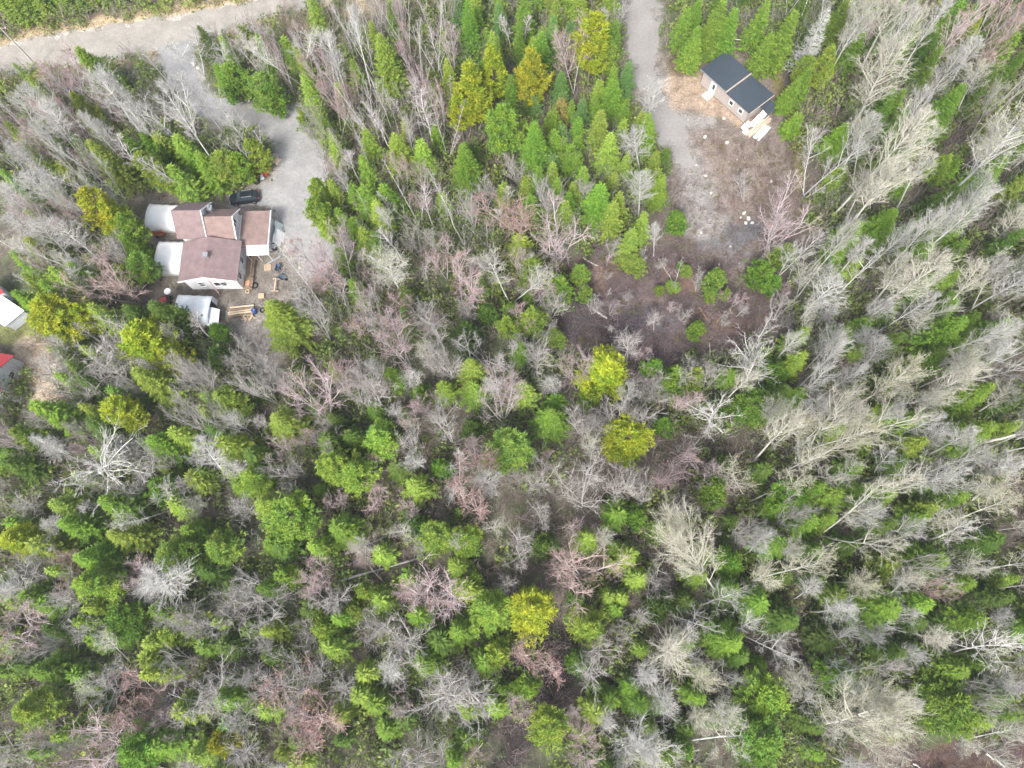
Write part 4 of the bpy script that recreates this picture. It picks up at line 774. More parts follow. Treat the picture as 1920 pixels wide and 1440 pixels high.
# ---------------------------------------------------------------- conifers: tip u, tip v, crown width (all in survey pixels), colour letter, [height]
CON = """
875 0 35 G 11;897 12 17 G;935 0 17 G;983 -8 38 G;973 40 22 G 9;932 65 20 G 9;1015 60 40 G 9;957 140 32 G 9;1003 170 24 B 6;1053 135 32 B 7;1057 170 22 B 5;987 185 16 D 5
1053 185 24 R 5;1037 203 28 G 6;1073 188 16 G 5;1093 185 28 B 7;1085 220 24 G 6;1117 182 22 G 5;1128 208 40 L 9;1153 150 44 G 8;1153 125 20 G 6;1177 183 24 G 7;1172 222 20 L 6;1128 235 18 D 5
1055 233 20 B 5;1040 245 28 G 6;1057 258 22 G 5;1002 228 54 G 12;1037 290 30 B 6;1050 288 24 G 5;1067 284 28 G 6;1083 285 24 G 6;1147 250 42 L 9;1222 228 32 G 9;1250 280 26 D 5;1243 328 34 G 8
1127 345 50 G 10;1153 380 40 L 9;995 367 40 G 7;1067 362 30 G 7;975 443 38 L 6;867 270 54 G 11;873 265 24 D 8;885 270 34 D 6;787 263 44 L 9;738 250 52 L 10;683 243 38 L 9;833 143 10 L 5
680 347 48 G 9;717 347 44 G 8;703 377 40 L 8;677 428 42 L 7;660 410 26 G 5;710 63 54 L 13;657 345 26 G 6
920 83 50 Y 14;878 118 66 Y 14;995 92 58 Y 13;1117 23 64 Y 15;940 200 64 P 13;857 180 44 Y 10;1145 70 40 P 9;905 120 40 P 9
143 88 54 G 11;23 117 26 G 9;50 140 30 L 9;133 173 34 P 10;163 263 50 L 11;257 287 44 P 10;290 305 40 P 9;317 310 46 L 9;367 284 50 G 9;408 287 52 P 8;440 292 38 P 7;463 262 44 P 8;327 253 44 L 8
290 247 44 L 8;350 283 40 G 7;427 127 54 L 7;483 143 58 L 8;500 160 42 G 7;480 63 24 G 9;567 140 36 L 10;583 187 40 L 9;567 205 34 P 7;630 153 26 L 10;370 47 32 D 8;403 120 30 G 7;300 270 40 G 6;270 250 40 G 6
150 357 58 Y 13;185 378 50 Y 11;222 405 42 P 10;226 440 38 G 8;47 447 54 L 9;20 470 40 G 8;587 337 36 P 8;583 377 42 P 8;617 337 30 L 7;600 400 30 L 6;130 250 34 G 8;225 250 34 G 7;90 330 40 G 8;60 230 34 G 7
10 -36 26 L 8;40 -39 26 L 8;75 -42 24 L 7;98 -30 24 L 6;118 -52 26 G 7;140 -44 22 L 6;-5 -28 28 L 8;55 -51 26 G 8;165 -50 22 L 6;200 -56 20 L 6;22 -28 24 L 7;-25 -26 26 L 8;85 -56 24 L 7;180 -48 22 L 5;225 -56 20 L 5
1290 15 34 G;1310 50 34 G;1357 0 44 G;1380 15 40 G;1307 67 34 L 7;1440 0 40 G;1493 20 46 G 12;1447 62 36 G 9;1563 87 46 P 10;1520 105 36 P 8;1500 143 32 G 8;1520 127 38 G 8;1486 160 22 G 6;1500 213 26 G 5;1590 0 36 G;1335 35 32 G 8
1690 0 40 G;1720 40 36 G;1807 0 46 G;1840 33 36 L;1780 27 36 L;1913 63 42 G;1810 157 56 G 12;1673 187 36 G;1740 240 30 G;1783 290 40 P 8;1887 293 56 G 10;1680 393 56 G 9;1613 417 46 G 8;1590 233 44 G 8
1677 167 30 G;1697 167 30 L;1580 463 36 G 6;1480 463 40 L 6;1650 0 36 G;1760 60 36 D;1870 120 40 D;1620 60 34 G;1900 10 40 G;1540 40 36 D
73 527 56 G 12;67 570 84 Y 12;135 577 46 Y 10;167 573 46 L 10;230 573 54 D 11;280 568 62 D 11;318 573 26 L 8;237 620 88 Y 12;300 660 54 Y 9;247 693 60 L 12;503 568 76 L 12;400 613 34 G 5;397 657 42 D 6
57 757 54 G 12;200 760 62 Y 10;200 728 42 G 9;407 740 60 P 9;513 780 66 L 10;167 790 54 D 9;277 823 64 G 10;317 807 52 L 9;300 870 28 L 5;353 893 38 L 6;408 827 54 L 9;463 847 50 D 8;462 890 54 P 8;290 910 52 G 7
440 903 34 G 6;613 867 62 P 9;483 943 60 L 9;187 937 62 G 9;93 943 58 L 9;320 943 36 L 6;20 807 42 P 9;0 863 44 D 9;607 820 52 D 8;617 780 32 D 7;143 707 36 D 9;467 723 44 D 5;217 500 34 P 7;245 483 50 P 8;23 547 34 G 8
95 600 46 D 9;583 753 34 D 6;550 690 30 D 5;370 880 30 D 6;380 790 36 D 7
913 507 34 L 6;950 600 40 L 6;960 573 34 G 5;997 587 54 P 7;1040 623 36 L 5;997 490 50 P 6;1050 530 60 G 6;1100 543 30 L 4;880 677 56 L 10;885 720 46 L 7;980 720 46 L 9;1137 680 84 Y 11;1107 733 46 P 6
1033 773 62 G 9;953 833 84 L 10;1187 813 80 Y 10;703 813 62 L 8;653 880 66 P 9;773 907 48 L 8;783 733 38 G 5;830 723 34 L 6;883 797 44 D 5;827 873 38 G 5;740 873 34 D 6;650 813 48 D 7;730 697 30 G 5;1043 747 34 G 5
1263 533 24 L 2;1190 483 44 L 4;1257 710 54 G 6;1230 680 42 G 6;1247 790 38 G 5;1273 693 34 G 6;1160 947 34 D 5;873 613 52 D 6;913 577 42 D 5;873 647 38 D 5;760 777 28 G 4;697 760 30 D 5
1272 403 38 G 5;1187 430 42 L 8;1210 398 34 L 9;1090 500 36 L 5;1290 500 22 L 3;1278 492 14 G 2;1335 548 22 L 3;1240 540 18 P 2;1365 545 20 L 3;1347 512 40 L 6;1437 500 52 G 6;1458 520 34 G 5;1310 610 32 G 4;1310 697 42 L 6;1427 757 64 G 8;1460 693 54 G 7;1477 727 48 D 8;1510 733 44 G 8;1373 697 34 G 6;1440 657 32 D 5
1813 597 68 G 13;1863 723 62 G 12;1678 763 36 P 9;1733 782 54 G 9;1868 797 66 G 11;1773 657 58 D 9;1633 597 32 G 6;1590 620 42 G 6;1690 627 38 D 7;1897 603 54 G 9;1757 513 34 G 8
1497 930 64 G 8;1577 923 54 G 8;1360 870 44 D 6;1347 913 54 G 7;1613 873 44 G 7;1750 907 38 D 7;1680 923 40 G 7;1757 950 44 L 8;1470 947 40 G 7;1630 830 32 P 6;1547 910 36 G 7;1440 877 34 D 6;1357 757 38 D 5;1700 860 44 D 7
5 1010 64 Y 9;53 1020 56 L 9;203 1000 58 L 9;110 980 60 G 9;140 1045 62 G 10;142 1093 66 P 11;302 1040 70 L 9;343 993 44 G 7;343 1033 60 G 8;393 1023 60 L 8;370 1068 44 D 7;500 1020 44 G 7;520 1025 50 D 7;530 963 84 L 10
628 988 56 G 8;523 1078 50 P 7;425 1103 38 D 6;215 1160 60 G 8;325 1162 48 L 7;308 1190 56 P 7;165 1198 50 P 7;270 1207 50 L 7;198 1188 50 G 7;265 1238 42 L 6;282 1145 50 D 8;38 1118 50 G 8;70 1133 56 G 8;58 1262 60 G 9
130 1268 34 G 6;25 1337 64 P 10;328 1337 60 L 8;405 1315 66 G 9;415 1362 34 B 6;397 1405 48 Y 7;235 1418 70 G 9;285 1405 60 G 8;600 1182 56 P 7;612 1215 52 L 7;627 1160 44 G 7;497 1232 34 P 5;412 1212 50 D 7;462 1325 38 G 6
490 1335 38 L 6;547 1395 44 D 7;433 1130 22 Y 5;147 1290 28 G 5;575 1145 40 D 6;355 1422 50 L 7;630 1345 38 L 6;168 1345 46 D 7;460 1180 40 D 6;80 1180 44 D 7;20 1250 40 D 7
810 1005 66 P 8;873 1008 54 P 8;710 1037 34 L 5;773 980 44 D 6;857 1063 32 L 5;887 1080 30 L 4;640 993 40 G 6;680 1110 40 P 5;710 1127 36 L 5;657 1143 38 P 5;763 1087 34 G 5;870 1103 40 L 6;917 1147 74 P 9;997 1147 84 Y 10
857 1187 52 G 7;930 1227 56 P 7;790 1247 50 G 7;907 1243 42 G 6;987 1293 50 P 5;943 1297 32 L 4;1107 1177 66 P 9;1090 1243 46 G 6;1120 1290 26 P 4;1117 1340 42 L 6;1030 1367 64 P 8;1153 1023 28 P 5;1180 1040 40 L 6;1155 1060 24 L 4
1203 1083 44 L 7;1143 1120 28 L 5;1167 1123 26 L 5;1157 1143 28 G 5;1240 1137 54 D 7;1203 1323 40 G 6;1240 1323 40 G 6;1187 1293 34 G 5;1147 1317 34 G 5;667 1307 38 L 6;677 1267 34 L 6;733 1330 38 G 5;697 1323 36 G 5;720 1373 34 G 5
753 1353 34 D 5;873 1393 40 D 6;877 1337 38 G 6;930 1330 34 G 5;1197 967 44 G 6;1160 963 40 G 6;1017 1020 54 D 6;780 1157 38 G 6;820 1203 44 D 6;1250 1417 44 D 6;1223 1373 26 L 4;1240 990 36 D 6;1290 1130 34 D 6
1377 1053 54 G 7;1467 1017 56 G 8;1380 1107 50 G 7;1430 1130 60 G 8;1383 1207 68 G 10;1397 1233 48 D 8;1487 1163 60 D 8;1683 1140 92 G 12;1747 1133 54 G 9;1583 1117 34 L 6;1813 1260 76 G 10;1600 1277 60 G 9;1450 1313 72 P 9
1437 1397 94 G 11;1847 1160 60 G 8;1827 1093 44 G 7;1773 1050 60 G 8;1680 1057 54 P 8;1740 967 44 G 7;1607 1020 44 D 7;1540 1033 44 D 7;1813 1337 90 G 10;1863 1353 80 L 10;1897 1310 72 D 9;1527 973 50 G 7;1733 1167 50 D 7
1773 1173 44 D 6;1743 1320 38 L 6;1900 1120 44 D 7;1350 1350 46 D 7;1560 1200 44 D 6;1320 1040 40 D 6;1480 1080 44 D 7;1620 1360 40 D 6;1880 1010 50 D 7
"""
CCOL = {'G': (.205, .330, .038), 'L': (.300, .400, .060), 'D': (.120, .195, .030), 'B': (.165, .300, .075), 'R': (.32, .24, .07), 'Y': (.460, .475, .035), 'P': (.320, .420, .055)}
CNAME = {'G': 'mid green', 'L': 'light green', 'D': 'dark green', 'B': 'blue green', 'R': 'rusty brown', 'Y': 'yellow green', 'P': 'lime green'}
def jit(c, a=.12):
    k = 1+RG.uniform(-a, a); return tuple(min(1, x*k*(1+RG.uniform(-.07, .07))) for x in c)
def scale_at(x, y, z):
    u, v = to_px(x, y, z); u2, v2 = to_px(x+1, y, z); return 1/max(1e-6, math.hypot(u2-u, v2-v))
n_spruce = n_pine = 0
USED = []
for row in CON.replace('\n', ';').split(';'):
    t = row.split()
    if not t: continue
    u, v, w = float(t[0]), float(t[1]), float(t[2]); c = t[3]
    h = float(t[4]) if len(t) > 4 else None
    s0 = .07
    if h is None: h = max(3, min(13, 3.3*w*.075))
    x, y = ground(u, v, h); r = w*.5*scale_at(x, y, h*.4)*1.38
    wide = r > h*.34; pine = c in 'YP' or wide; size = 'tall' if h >= 10 else ('small' if h <= 6 else 'mid-sized')
    if pine:
        proto = RG.choice(PINE_S if h <= 7 else PINE); place_tree('pine_tree', proto, x, y, h, r, jit(CCOL[c]), (size, CNAME[c], 'pine'), 'pine tree'); n_pine += 1
    else:
        proto = RG.choice(SPRUCE_B if r > 2.7 else (FIR_S if h <= 6 else SPRUCE)); place_tree('spruce_tree', proto, x, y, h, r, jit(CCOL[c]), (size, CNAME[c], 'spruce'), 'spruce tree'); n_spruce += 1
    USED.append((x, y, r))

# ---------------------------------------------------------------- leafless trees: top u v, foot u v ('-' = upright, seen from above), crown width, kind, [height]
BARE = """
185 140 280 267 80 A;270 155 376 283 70 A;300 150 410 318 66 W;330 45 383 143 46 A;378 60 424 134 56 A;520 45 563 157 62 W;615 65 645 185 56 W;467 90 493 143 34 A;60 180 173 310 66 A;40 160 150 290 56 A
167 347 262 410 60 A;400 177 467 277 44 A;443 213 473 260 22 T;433 207 490 320 34 T;30 320 140 410 70 A;100 300 235 395 60 T;200 270 300 360 50 T;240 300 380 365 44 T;10 270 110 350 60 A;-10 340 80 400 60 A;250 70 330 170 40 T
345 150 420 250 40 T;20 200 90 270 60 A;130 130 210 220 50 M;90 110 160 200 56 M;440 40 500 130 40 T;15 390 100 450 70 A;110 410 200 500 60 A;480 30 540 110 40 T
1713 60 1585 262 104 C;1670 3 1615 130 80 C;1740 195 1560 408 90 C;1697 283 1560 462 84 C;1573 233 1507 365 66 A;1925 190 1747 393 116 A;1757 277 1680 393 60 A;1790 380 1690 477 66 A;1500 370 1437 478 92 M;1820 60 1780 165 56 A
1880 85 1800 170 60 R;1913 390 1845 477 60 C;1653 17 1610 110 50 M;1640 215 1570 330 60 A;1690 215 1600 350 70 A;1850 120 1790 220 60 A;1880 230 1800 320 70 A;1560 300 1510 370 40 T;1640 320 1580 420 60 C
1547 517 1497 603 72 A;1600 480 1573 550 60 A;1780 497 1600 608 96 C;1713 500 1625 580 80 C;1847 500 1760 597 66 C;1920 507 1805 590 70 A;1925 547 1813 603 80 A;1560 560 1530 610 56 A;1717 670 1580 772 80 C;1677 737 1520 840 84 C
1613 727 1500 836 70 C;1647 803 1495 877 76 C;1840 680 1695 763 72 C;1560 680 1483 760 60 A;1573 623 1510 693 62 A;1430 655 1390 740 92 G 10;1323 765 1335 800 86 G 8;1647 623 1600 660 60 A;1900 730 1830 775 70 C;1480 773 1410 870 78 C
1430 890 1405 940 80 C;1773 800 1690 843 60 A;1730 863 1640 890 66 A;1807 870 1680 920 66 A;1913 853 1810 893 76 A;1890 917 1810 946 80 C;1340 895 1345 920 60 M 8;1500 620 1450 680 50 A;1660 560 1600 620 60 A;1880 640 1800 680 66 A
1780 740 1700 790 60 A;1850 850 1790 880 50 A;1620 900 1560 930 56 A;1560 850 1500 890 56 A;1740 600 1690 650 56 A;1470 560 1450 600 40 K
1258 965 1352 1123 124 C 17;1717 967 1540 1003 84 C;1520 1033 1410 1088 84 C;1447 997 1403 1037 60 A;1820 985 1720 1015 72 G 11;1920 1063 1800 1077 70 A;1727 1220 1650 1220 52 A;1915 1200 1765 1230 84 G 15;1313 1337 - - 72 C 8;1380 1297 - - 56 A 8
1513 1275 1480 1268 80 A;1680 1350 1515 1360 176 C 19;1335 1250 - - 54 A 8;1340 1140 - - 84 A 10;1310 1420 - - 106 A 10;1290 1190 - - 60 C 9;1543 1093 1490 1122 46 A;1780 1100 1710 1110 60 R;1640 1190 1590 1180 60 A;1850 960 1760 990 76 C
1880 1400 1800 1390 60 A;1480 1215 - - 50 K 7;1900 1160 1850 1165 50 A
807 1110 - - 112 M 10;1097 1080 - - 116 R 10;840 1345 - - 118 K 10;740 1215 - - 100 K 9;1000 1250 - - 80 R 7;715 993 - - 56 A 8;957 1017 - - 66 K 8;1255 1240 - - 100 C 11;1187 1390 - - 94 A 11;1133 1257 - - 84 K 8
870 1287 - - 100 K 9;1097 1403 - - 80 M 8;783 1410 - - 90 K 8;673 1037 - - 50 M 7;1000 967 - - 46 K 7;973 1327 - - 56 M 6;690 1170 - - 60 K 7
300 1070 - - 104 A 12;495 1120 - - 92 K 11;407 1147 - - 72 K 9;590 1323 - - 118 R 10;257 1335 - - 84 R 9;25 1180 60 1185 100 M 11;370 1280 - - 104 K 10;530 1267 - - 92 K 10;180 1395 - - 118 M 10;20 1410 - - 70 K 9;620 1110 - - 64 K 8
100 1070 - - 62 R 8;480 1195 - - 60 K 8;560 1190 - - 56 K 7;330 1250 - - 60 K 8;215 1290 - - 66 K 8;640 1290 - - 56 K 7;450 1420 - - 70 K 8;60 1080 110 1075 80 K 9
195 880 213 893 132 X 12;57 817 130 855 0 Z;150 497 257 567 88 R;157 625 255 680 92 K;185 680 262 720 70 K;567 705 617 785 96 M;365 840 437 903 64 A;450 695 520 755 56 K;320 750 410 820 50 K;80 668 120 745 70 K;335 575 410 645 40 T
530 500 617 590 56 A;590 470 640 550 76 M;605 450 660 540 60 M;350 700 420 760 56 K;500 690 560 750 50 K;100 720 160 780 70 K;130 480 190 540 60 A;60 420 150 500 66 A;190 440 250 510 50 K;570 570 620 640 50 K;450 640 500 690 40 K
727 470 755 550 88 A;860 500 868 570 84 M;955 490 958 570 72 A;790 570 830 650 64 K;720 610 770 690 82 M;835 640 855 710 72 K;905 650 915 690 62 A;1005 650 1007 710 64 K;1080 670 1080 730 62 M;1180 635 1175 680 64 K;925 700 945 790 76 M
1185 720 1170 770 50 A;1100 820 1105 880 50 A;895 840 915 880 54 R;865 925 880 960 74 R;905 890 925 920 70 A;1090 900 1090 940 94 K;1263 870 - - 74 M 8;1057 870 1057 930 20 T;770 850 800 880 50 A;650 700 700 770 62 K;690 710 720 770 60 K
1150 890 1150 930 60 K;1200 900 1200 940 60 K;1000 880 1005 910 60 K;840 770 850 830 60 K;750 800 780 850 50 K;1150 770 1150 820 60 K;1210 750 1200 800 60 K;1090 770 1095 820 50 K;800 650 830 700 50 K;690 560 720 620 56 K;1030 560 1030 600 50 K
775 190 820 290 60 T;828 50 853 140 46 M;1065 45 1075 173 50 M;1228 140 1212 235 56 A;1190 245 1200 325 72 A;1200 330 1197 405 60 A;950 360 975 440 80 R;1055 405 1055 485 92 M;650 0 697 170 36 W;670 0 705 150 34 T;647 140 715 280 36 T
870 355 890 430 62 K;825 320 870 460 44 T;1052 0 1055 60 26 T;1140 0 1140 70 26 T;760 120 800 250 40 T;700 180 745 300 40 T;740 0 770 110 36 T;790 20 820 140 36 T;800 150 835 260 36 M;1030 340 1035 410 60 K;960 300 975 350 40 K
945 20 960 100 36 T;975 20 980 90 36 T;1100 60 1110 130 30 K;1160 0 1155 60 36 K;620 100 660 200 36 W;600 150 640 260 34 T;640 260 680 350 40 T;750 330 790 430 40 T;780 340 815 430 40 T;720 420 760 500 50 T;800 430 830 500 40 K
1553 15 1487 150 0 Z;1400 330 1395 380 40 K;1110 330 1110 390 40 K;1230 420 1225 480 30 A
"""
BCOL = {'A': ((.52, .52, .50), (.47, .46, .43)), 'W': ((.70, .69, .67), (.54, .52, .50)), 'C': ((.52, .51, .46), (.50, .48, .40)), 'T': ((.54, .52, .51), (.45, .41, .40)), 'M': ((.44, .41, .41), (.46, .38, .38)),
        'R': ((.40, .36, .34), (.42, .32, .29)), 'K': ((.42, .40, .38), (.41, .385, .36)), 'G': ((.62, .61, .58), (.58, .56, .52)), 'X': ((.74, .72, .68), (.70, .68, .64)), 'Z': ((.40, .40, .38), (.42, .42, .39))}
BKIND = {'A': (ASPEN, 'aspen_tree', 'pale grey', 'leafless aspen', 'aspen tree'), 'W': (ASPEN, 'birch_tree', 'white-stemmed', 'leafless birch', 'birch tree'), 'C': (ASPEN, 'aspen_tree', 'cream twigged', 'leafless aspen', 'aspen tree'),
         'T': (THIN, 'birch_tree', 'thin grey', 'leafless birch', 'birch tree'), 'M': (MAPLE, 'maple_tree', 'pinkish grey', 'leafless maple', 'maple tree'), 'R': (MAPLE, 'maple_tree', 'red-budded', 'leafless maple', 'maple tree'),
         'K': (GREY, 'alder_tree', 'dull grey', 'leafless alder', 'alder tree'), 'G': (GNARL, 'poplar_tree', 'bone white', 'spreading poplar', 'poplar tree'), 'X': (GNARL, 'poplar_tree', 'chalk white', 'spreading dead poplar', 'poplar tree'),
         'Z': (DEADC, 'dead_spruce', 'silver grey', 'dead spruce', 'dead tree')}
BUSED = []
def add_bare(k, x, y, h, r, axis=None, proto=None):
    protos, name, adj, noun, cat = BKIND[k]; bc, tc_ = BCOL[k]
    size = 'tall' if h >= 13 else ('low' if h <= 7.5 else 'mid-sized')
    p = proto or RG.choice(protos); f = 1+RG.uniform(-.12, .12)
    place_tree(name, p, x, y, h, r, tuple(c*f for c in bc), (size, adj, noun), cat, axis=axis, twig=tuple(c*f for c in tc_)); BUSED.append((x, y, r))
for row in BARE.replace('\n', ';').split(';'):
    t = row.split()
    if not t: continue
    u, v, w, k = float(t[0]), float(t[1]), float(t[4]), t[5]; w = w or 54
    if t[2] == '-':
        h = float(t[6]); x, y = ground(u, v, h*.8); axis = (RG.uniform(-.06, .06), RG.uniform(-.06, .06), 1)
    else:
        bx, by = ground(float(t[2]), float(t[3])); x, y = bx, by
        if len(t) > 6: h = float(t[6])
        else:
            best = None
            for hh in np.arange(4.5, 22.1, .5):
                a, b_ = ground(u, v, hh); dd = math.hypot(a-bx, b_-by)
                if best is None or dd < best[0]-1e-3: best = (dd, hh)
            h = best[1]
        a, b_ = ground(u, v, h); axis = (a-bx, b_-by, h); L_ = math.sqrt((a-bx)**2+(b_-by)**2+h*h); h = min(L_, 23)
    r = w*.5*scale_at(x, y, h*.7)*1.1
    add_bare(k, x, y, h, r, axis, GNARL[0] if k in 'X' else (BIG if w >= 120 else None))

def ground_z(x, y):
    i = int(round((x+112)/.5)); j = int(round((y+42)/.5)); return float(Zg[min(max(j, 0), ny-1)*nx+min(max(i, 0), nx-1)])
def scatter(n, seed, keep, area=(-98, -30, 98, 118)):
    rg = np.random.default_rng(seed); P = np.column_stack([rg.uniform(area[0], area[2], n), rg.uniform(area[1], area[3], n)])
    return P[keep(P)]
# ---------------------------------------------------------------- the rest of the wood, by region
def inpoly(x, y, polys, m=0.0):
    P = np.array([[x, y]]); return any(sdist(P, p)[0] < m for p in polys)
sl0 = wpoly(SLASH)
OPEN = HARD+[wpoly(p) for p in (SLASH, GAP, LAWN, CORNER)]
BLD = [np.array(p) for p in ([(-59, 34.5), (-35, 34.5), (-35, 57), (-59, 57)], [(24, 66), (40, 66), (40, 81), (24, 81)], [(-92, 33), (-74, 33), (-74, 54), (-92, 54)])]
NO = OPEN+BLD
FILL = [  # region in pixels, how many, spacing, kinds, height range, width range
    ([(-60, 260), (150, 225), (290, 205), (330, 250), (420, 300), (250, 340), (250, 600), (-60, 520)], 58, 1.9, 'TTAWTM', (9, 16), (2.0, 3.2)),
    ([(400, 135), (640, 120), (780, -40), (880, -40), (850, 100), (850, 330), (620, 330), (620, 180), (560, 180), (400, 170)], 64, 1.7, 'TTTMTK', (9, 14), (1.8, 2.8)),
    ([(620, 330), (1000, 380), (1010, 700), (640, 700), (620, 560)], 44, 2.1, 'TKMMTA', (6, 10), (2.2, 3.4)),
    ([(640, 700), (1350, 700), (1300, 960), (640, 960)], 30, 2.3, 'KKMMA', (5, 8.5), (2.4, 3.8)),
    ([(1450, -50), (1980, -50), (1980, 520), (1560, 500), (1510, 250)], 40, 2.6, 'ACAAMC', (13, 20), (2.8, 4.2)),
    ([(1400, 520), (1980, 480), (1980, 960), (1300, 960), (1330, 720)], 52, 2.4, 'ACAAAC', (12, 18), (2.6, 3.8)),
    ([(1250, 960), (1980, 960), (1980, 1480), (1100, 1480)], 46, 2.3, 'AACKAK', (9, 15), (2.6, 4.0)),
    ([(-60, 560), (640, 690), (640, 960), (-60, 960)], 52, 2.1, 'KKTAMK', (7, 12), (2.2, 3.6)),
    ([(-60, 960), (640, 960), (640, 1480), (-60, 1480)], 32, 2.4, 'KKAMM', (6, 11), (2.4, 4.0)),
    ([(640, 960), (1250, 960), (1100, 1480), (640, 1480)], 14, 2.5, 'KMAK', (5, 9), (2.4, 3.8)),
]
for px, cnt, sp, kinds, hr, wr in FILL:
    poly = wpoly(px); lo, hi = poly.min(0), poly.max(0); n = tries = 0
    while n < cnt and tries < 4000:
        tries += 1; x, y = RG.uniform(lo[0], hi[0]), RG.uniform(lo[1], hi[1])
        if not inpoly(x, y, [poly]) or inpoly(x, y, NO, .8): continue
        if any((x-a)**2+(y-b_)**2 < sp*sp for a, b_, _ in BUSED): continue
        if any((x-a)**2+(y-b_)**2 < (.6*r_)**2 for a, b_, r_ in USED): continue
        h = RG.uniform(*hr); k = RG.choice(kinds); f_ = .75 if k == 'T' else 1
        add_bare(k, x, y, h, RG.uniform(*wr)*.5*f_*1.15, (RG.uniform(-.08, .08), RG.uniform(-.08, .08), 1)); n += 1

Q_ = scatter(4000, 341, lambda P: (sdist(P, sl0) < 1) & (sdist(P, wpoly(DRIVE_R)) > 2.5))[:34]
for x, y in Q_:
    k = RG.choice('KKMT'); h = RG.uniform(2.5, 5); add_bare(k, float(x), float(y), h, h*.24, (RG.uniform(-.15, .15), RG.uniform(-.15, .15), 1))

# small understorey firs between the larger trees
CF = [([(850, -40), (1165, -40), (1190, 150), (1250, 330), (1150, 450), (960, 420), (840, 300)], 62, 'GLLB'), ([(1255, -80), (1980, -80), (1980, 140), (1500, 150), (1450, 60), (1280, 70)], 44, 'GGLD'),
      ([(600, 330), (1000, 400), (1010, 700), (640, 700)], 14, 'GLD'), ([(1480, 150), (1980, 100), (1980, 960), (1400, 960)], 64, 'GGLD'), ([(-40, 230), (240, 230), (240, 560), (-40, 560)], 16, 'GLP'),
      ([(0, 640), (640, 700), (640, 1440), (0, 1440)], 36, 'GLLP'), ([(640, 700), (1250, 700), (1250, 1440), (640, 1440)], 7, 'LGD'), ([(1250, 960), (1960, 960), (1960, 1440), (1100, 1440)], 24, 'GGLD'), ([(400, 120), (640, 60), (850, -40), (850, 330), (620, 330)], 14, 'GL')]
n_fir = 0
for px, cnt, cols in CF:
    poly = wpoly(px); lo, hi = poly.min(0), poly.max(0); n = tries = 0
    while n < cnt and tries < 3000 and n_fir < 298:
        tries += 1; x, y = RG.uniform(lo[0], hi[0]), RG.uniform(lo[1], hi[1])
        if any((x-a)**2+(y-b_)**2 < (r_*.8+.6)**2 for a, b_, r_ in USED): continue
        if not inpoly(x, y, [poly]) or inpoly(x, y, NO, 1.0): continue
        h = RG.uniform(4, 9.5); c = RG.choice(cols); r = h*.17+.35
        place_tree('fir_tree', RG.choice(FIR_S if h < 6.5 else SPRUCE), x, y, h, r, jit(CCOL[c]), ('small' if h <= 6 else 'mid-sized', CNAME[c], 'fir'), 'fir tree')
        USED.append((x, y, r)); n_fir += 1; n += 1
print('COUNTS spruce', n_spruce, 'pine', n_pine, 'bare', len(BUSED))

# ---------------------------------------------------------------- what nobody could count: brush, low green growth, felled twigs
RD3 = [wpoly(ROAD), wpoly(DRIVE_L), wpoly(DRIVE_R)]+BLD
SOFT = [wpoly(p) for p in (YARD, CLEAR_R, SLASH, GAP, LAWN, CORNER)]
def clear_of(P, m): return (np.min([sdist(P, p) for p in RD3], axis=0) > m) & (np.min([sdist(P, p) for p in SOFT], axis=0)+(vnoise(P, 3.5, 55)-.6)*7 > m-.5)
def merged(name, protoV, protoF, P, sc, seed, mats, protoMI=None, tone=False):
    """one mesh of many bent copies; each point gets its own turn, size and tilt"""
    rg = np.random.default_rng(seed); Vs, Fs, Ms, Ts = [], [], [], []; off = 0
    which = rg.integers(0, len(protoV), len(P))
    for k in range(len(protoV)):
        Q = P[which == k]
        if not len(Q): continue
        n = len(Q); a = rg.uniform(0, 6.283, n); s = rg.uniform(*sc, n); V0 = protoV[k]
        c, s_ = np.cos(a), np.sin(a); tx, ty = rg.normal(0, .1, n), rg.normal(0, .1, n)
        X = (V0[None, :, 0]*c[:, None]-V0[None, :, 1]*s_[:, None])*s[:, None]; Y = (V0[None, :, 0]*s_[:, None]+V0[None, :, 1]*c[:, None])*s[:, None]
        Z = V0[None, :, 2]*(s*rg.uniform(.8, 1.2, n))[:, None]; X = X+Z*tx[:, None]; Y = Y+Z*ty[:, None]
        gz = np.array([ground_z(x, y) for x, y in Q])
        Vs.append(np.stack([X+Q[:, :1], Y+Q[:, 1:2], Z+gz[:, None]], -1).reshape(-1, 3)); m = len(V0)
        Fs.append((protoF[k][None]+(np.arange(n)*m)[:, None, None]).reshape(-1, 4)+off)
        Ts.append(np.repeat(np.clip(rg.uniform(-.2, 1.1, n), 0, 1), m))
        off += n*m
    return tag(link(name, np_mesh(name, np.vstack(Vs), np.vstack(Fs), mats, None, np.concatenate(Ts))), kind='stuff')
def brush_proto(seed, h, spread, stems, tw, r0=.016):
    rg = np.random.default_rng(seed); s = []
    for i in range(stems):
        a = rg.uniform(0, 6.28); sp = rg.uniform(.1, spread); d = unit(np.array([math.cos(a)*sp, math.sin(a)*sp, 1])); L = h*rg.uniform(.6, 1.1)
        pts, dd = grow(rg, s, np.array([0, 0, -.1]), d, L, r0, 3, .12, .04)
        for j in range(tw):
            t = rg.uniform(.25, 1); i2 = min(2, int(t*3)); g = t*3-i2; p = pts[i2]*(1-g)+pts[i2+1]*g
            q = p+unit(dd[i2]+rg.normal(0, .5, 3))*rg.uniform(.3, .9)*h*.22; s.append((*p, *q, .012, .006))
    return prisms(s, 3)
bp_ = [brush_proto(200+i, 2.6, .55, 5, 7) for i in range(6)]
def brush_mat(name, c, t): return mat(name, c, .85, tone=t, island=.25)
Pb = scatter(14500, 301, lambda P: clear_of(P, .5))
nz_ = vnoise(Pb, 8, 77)
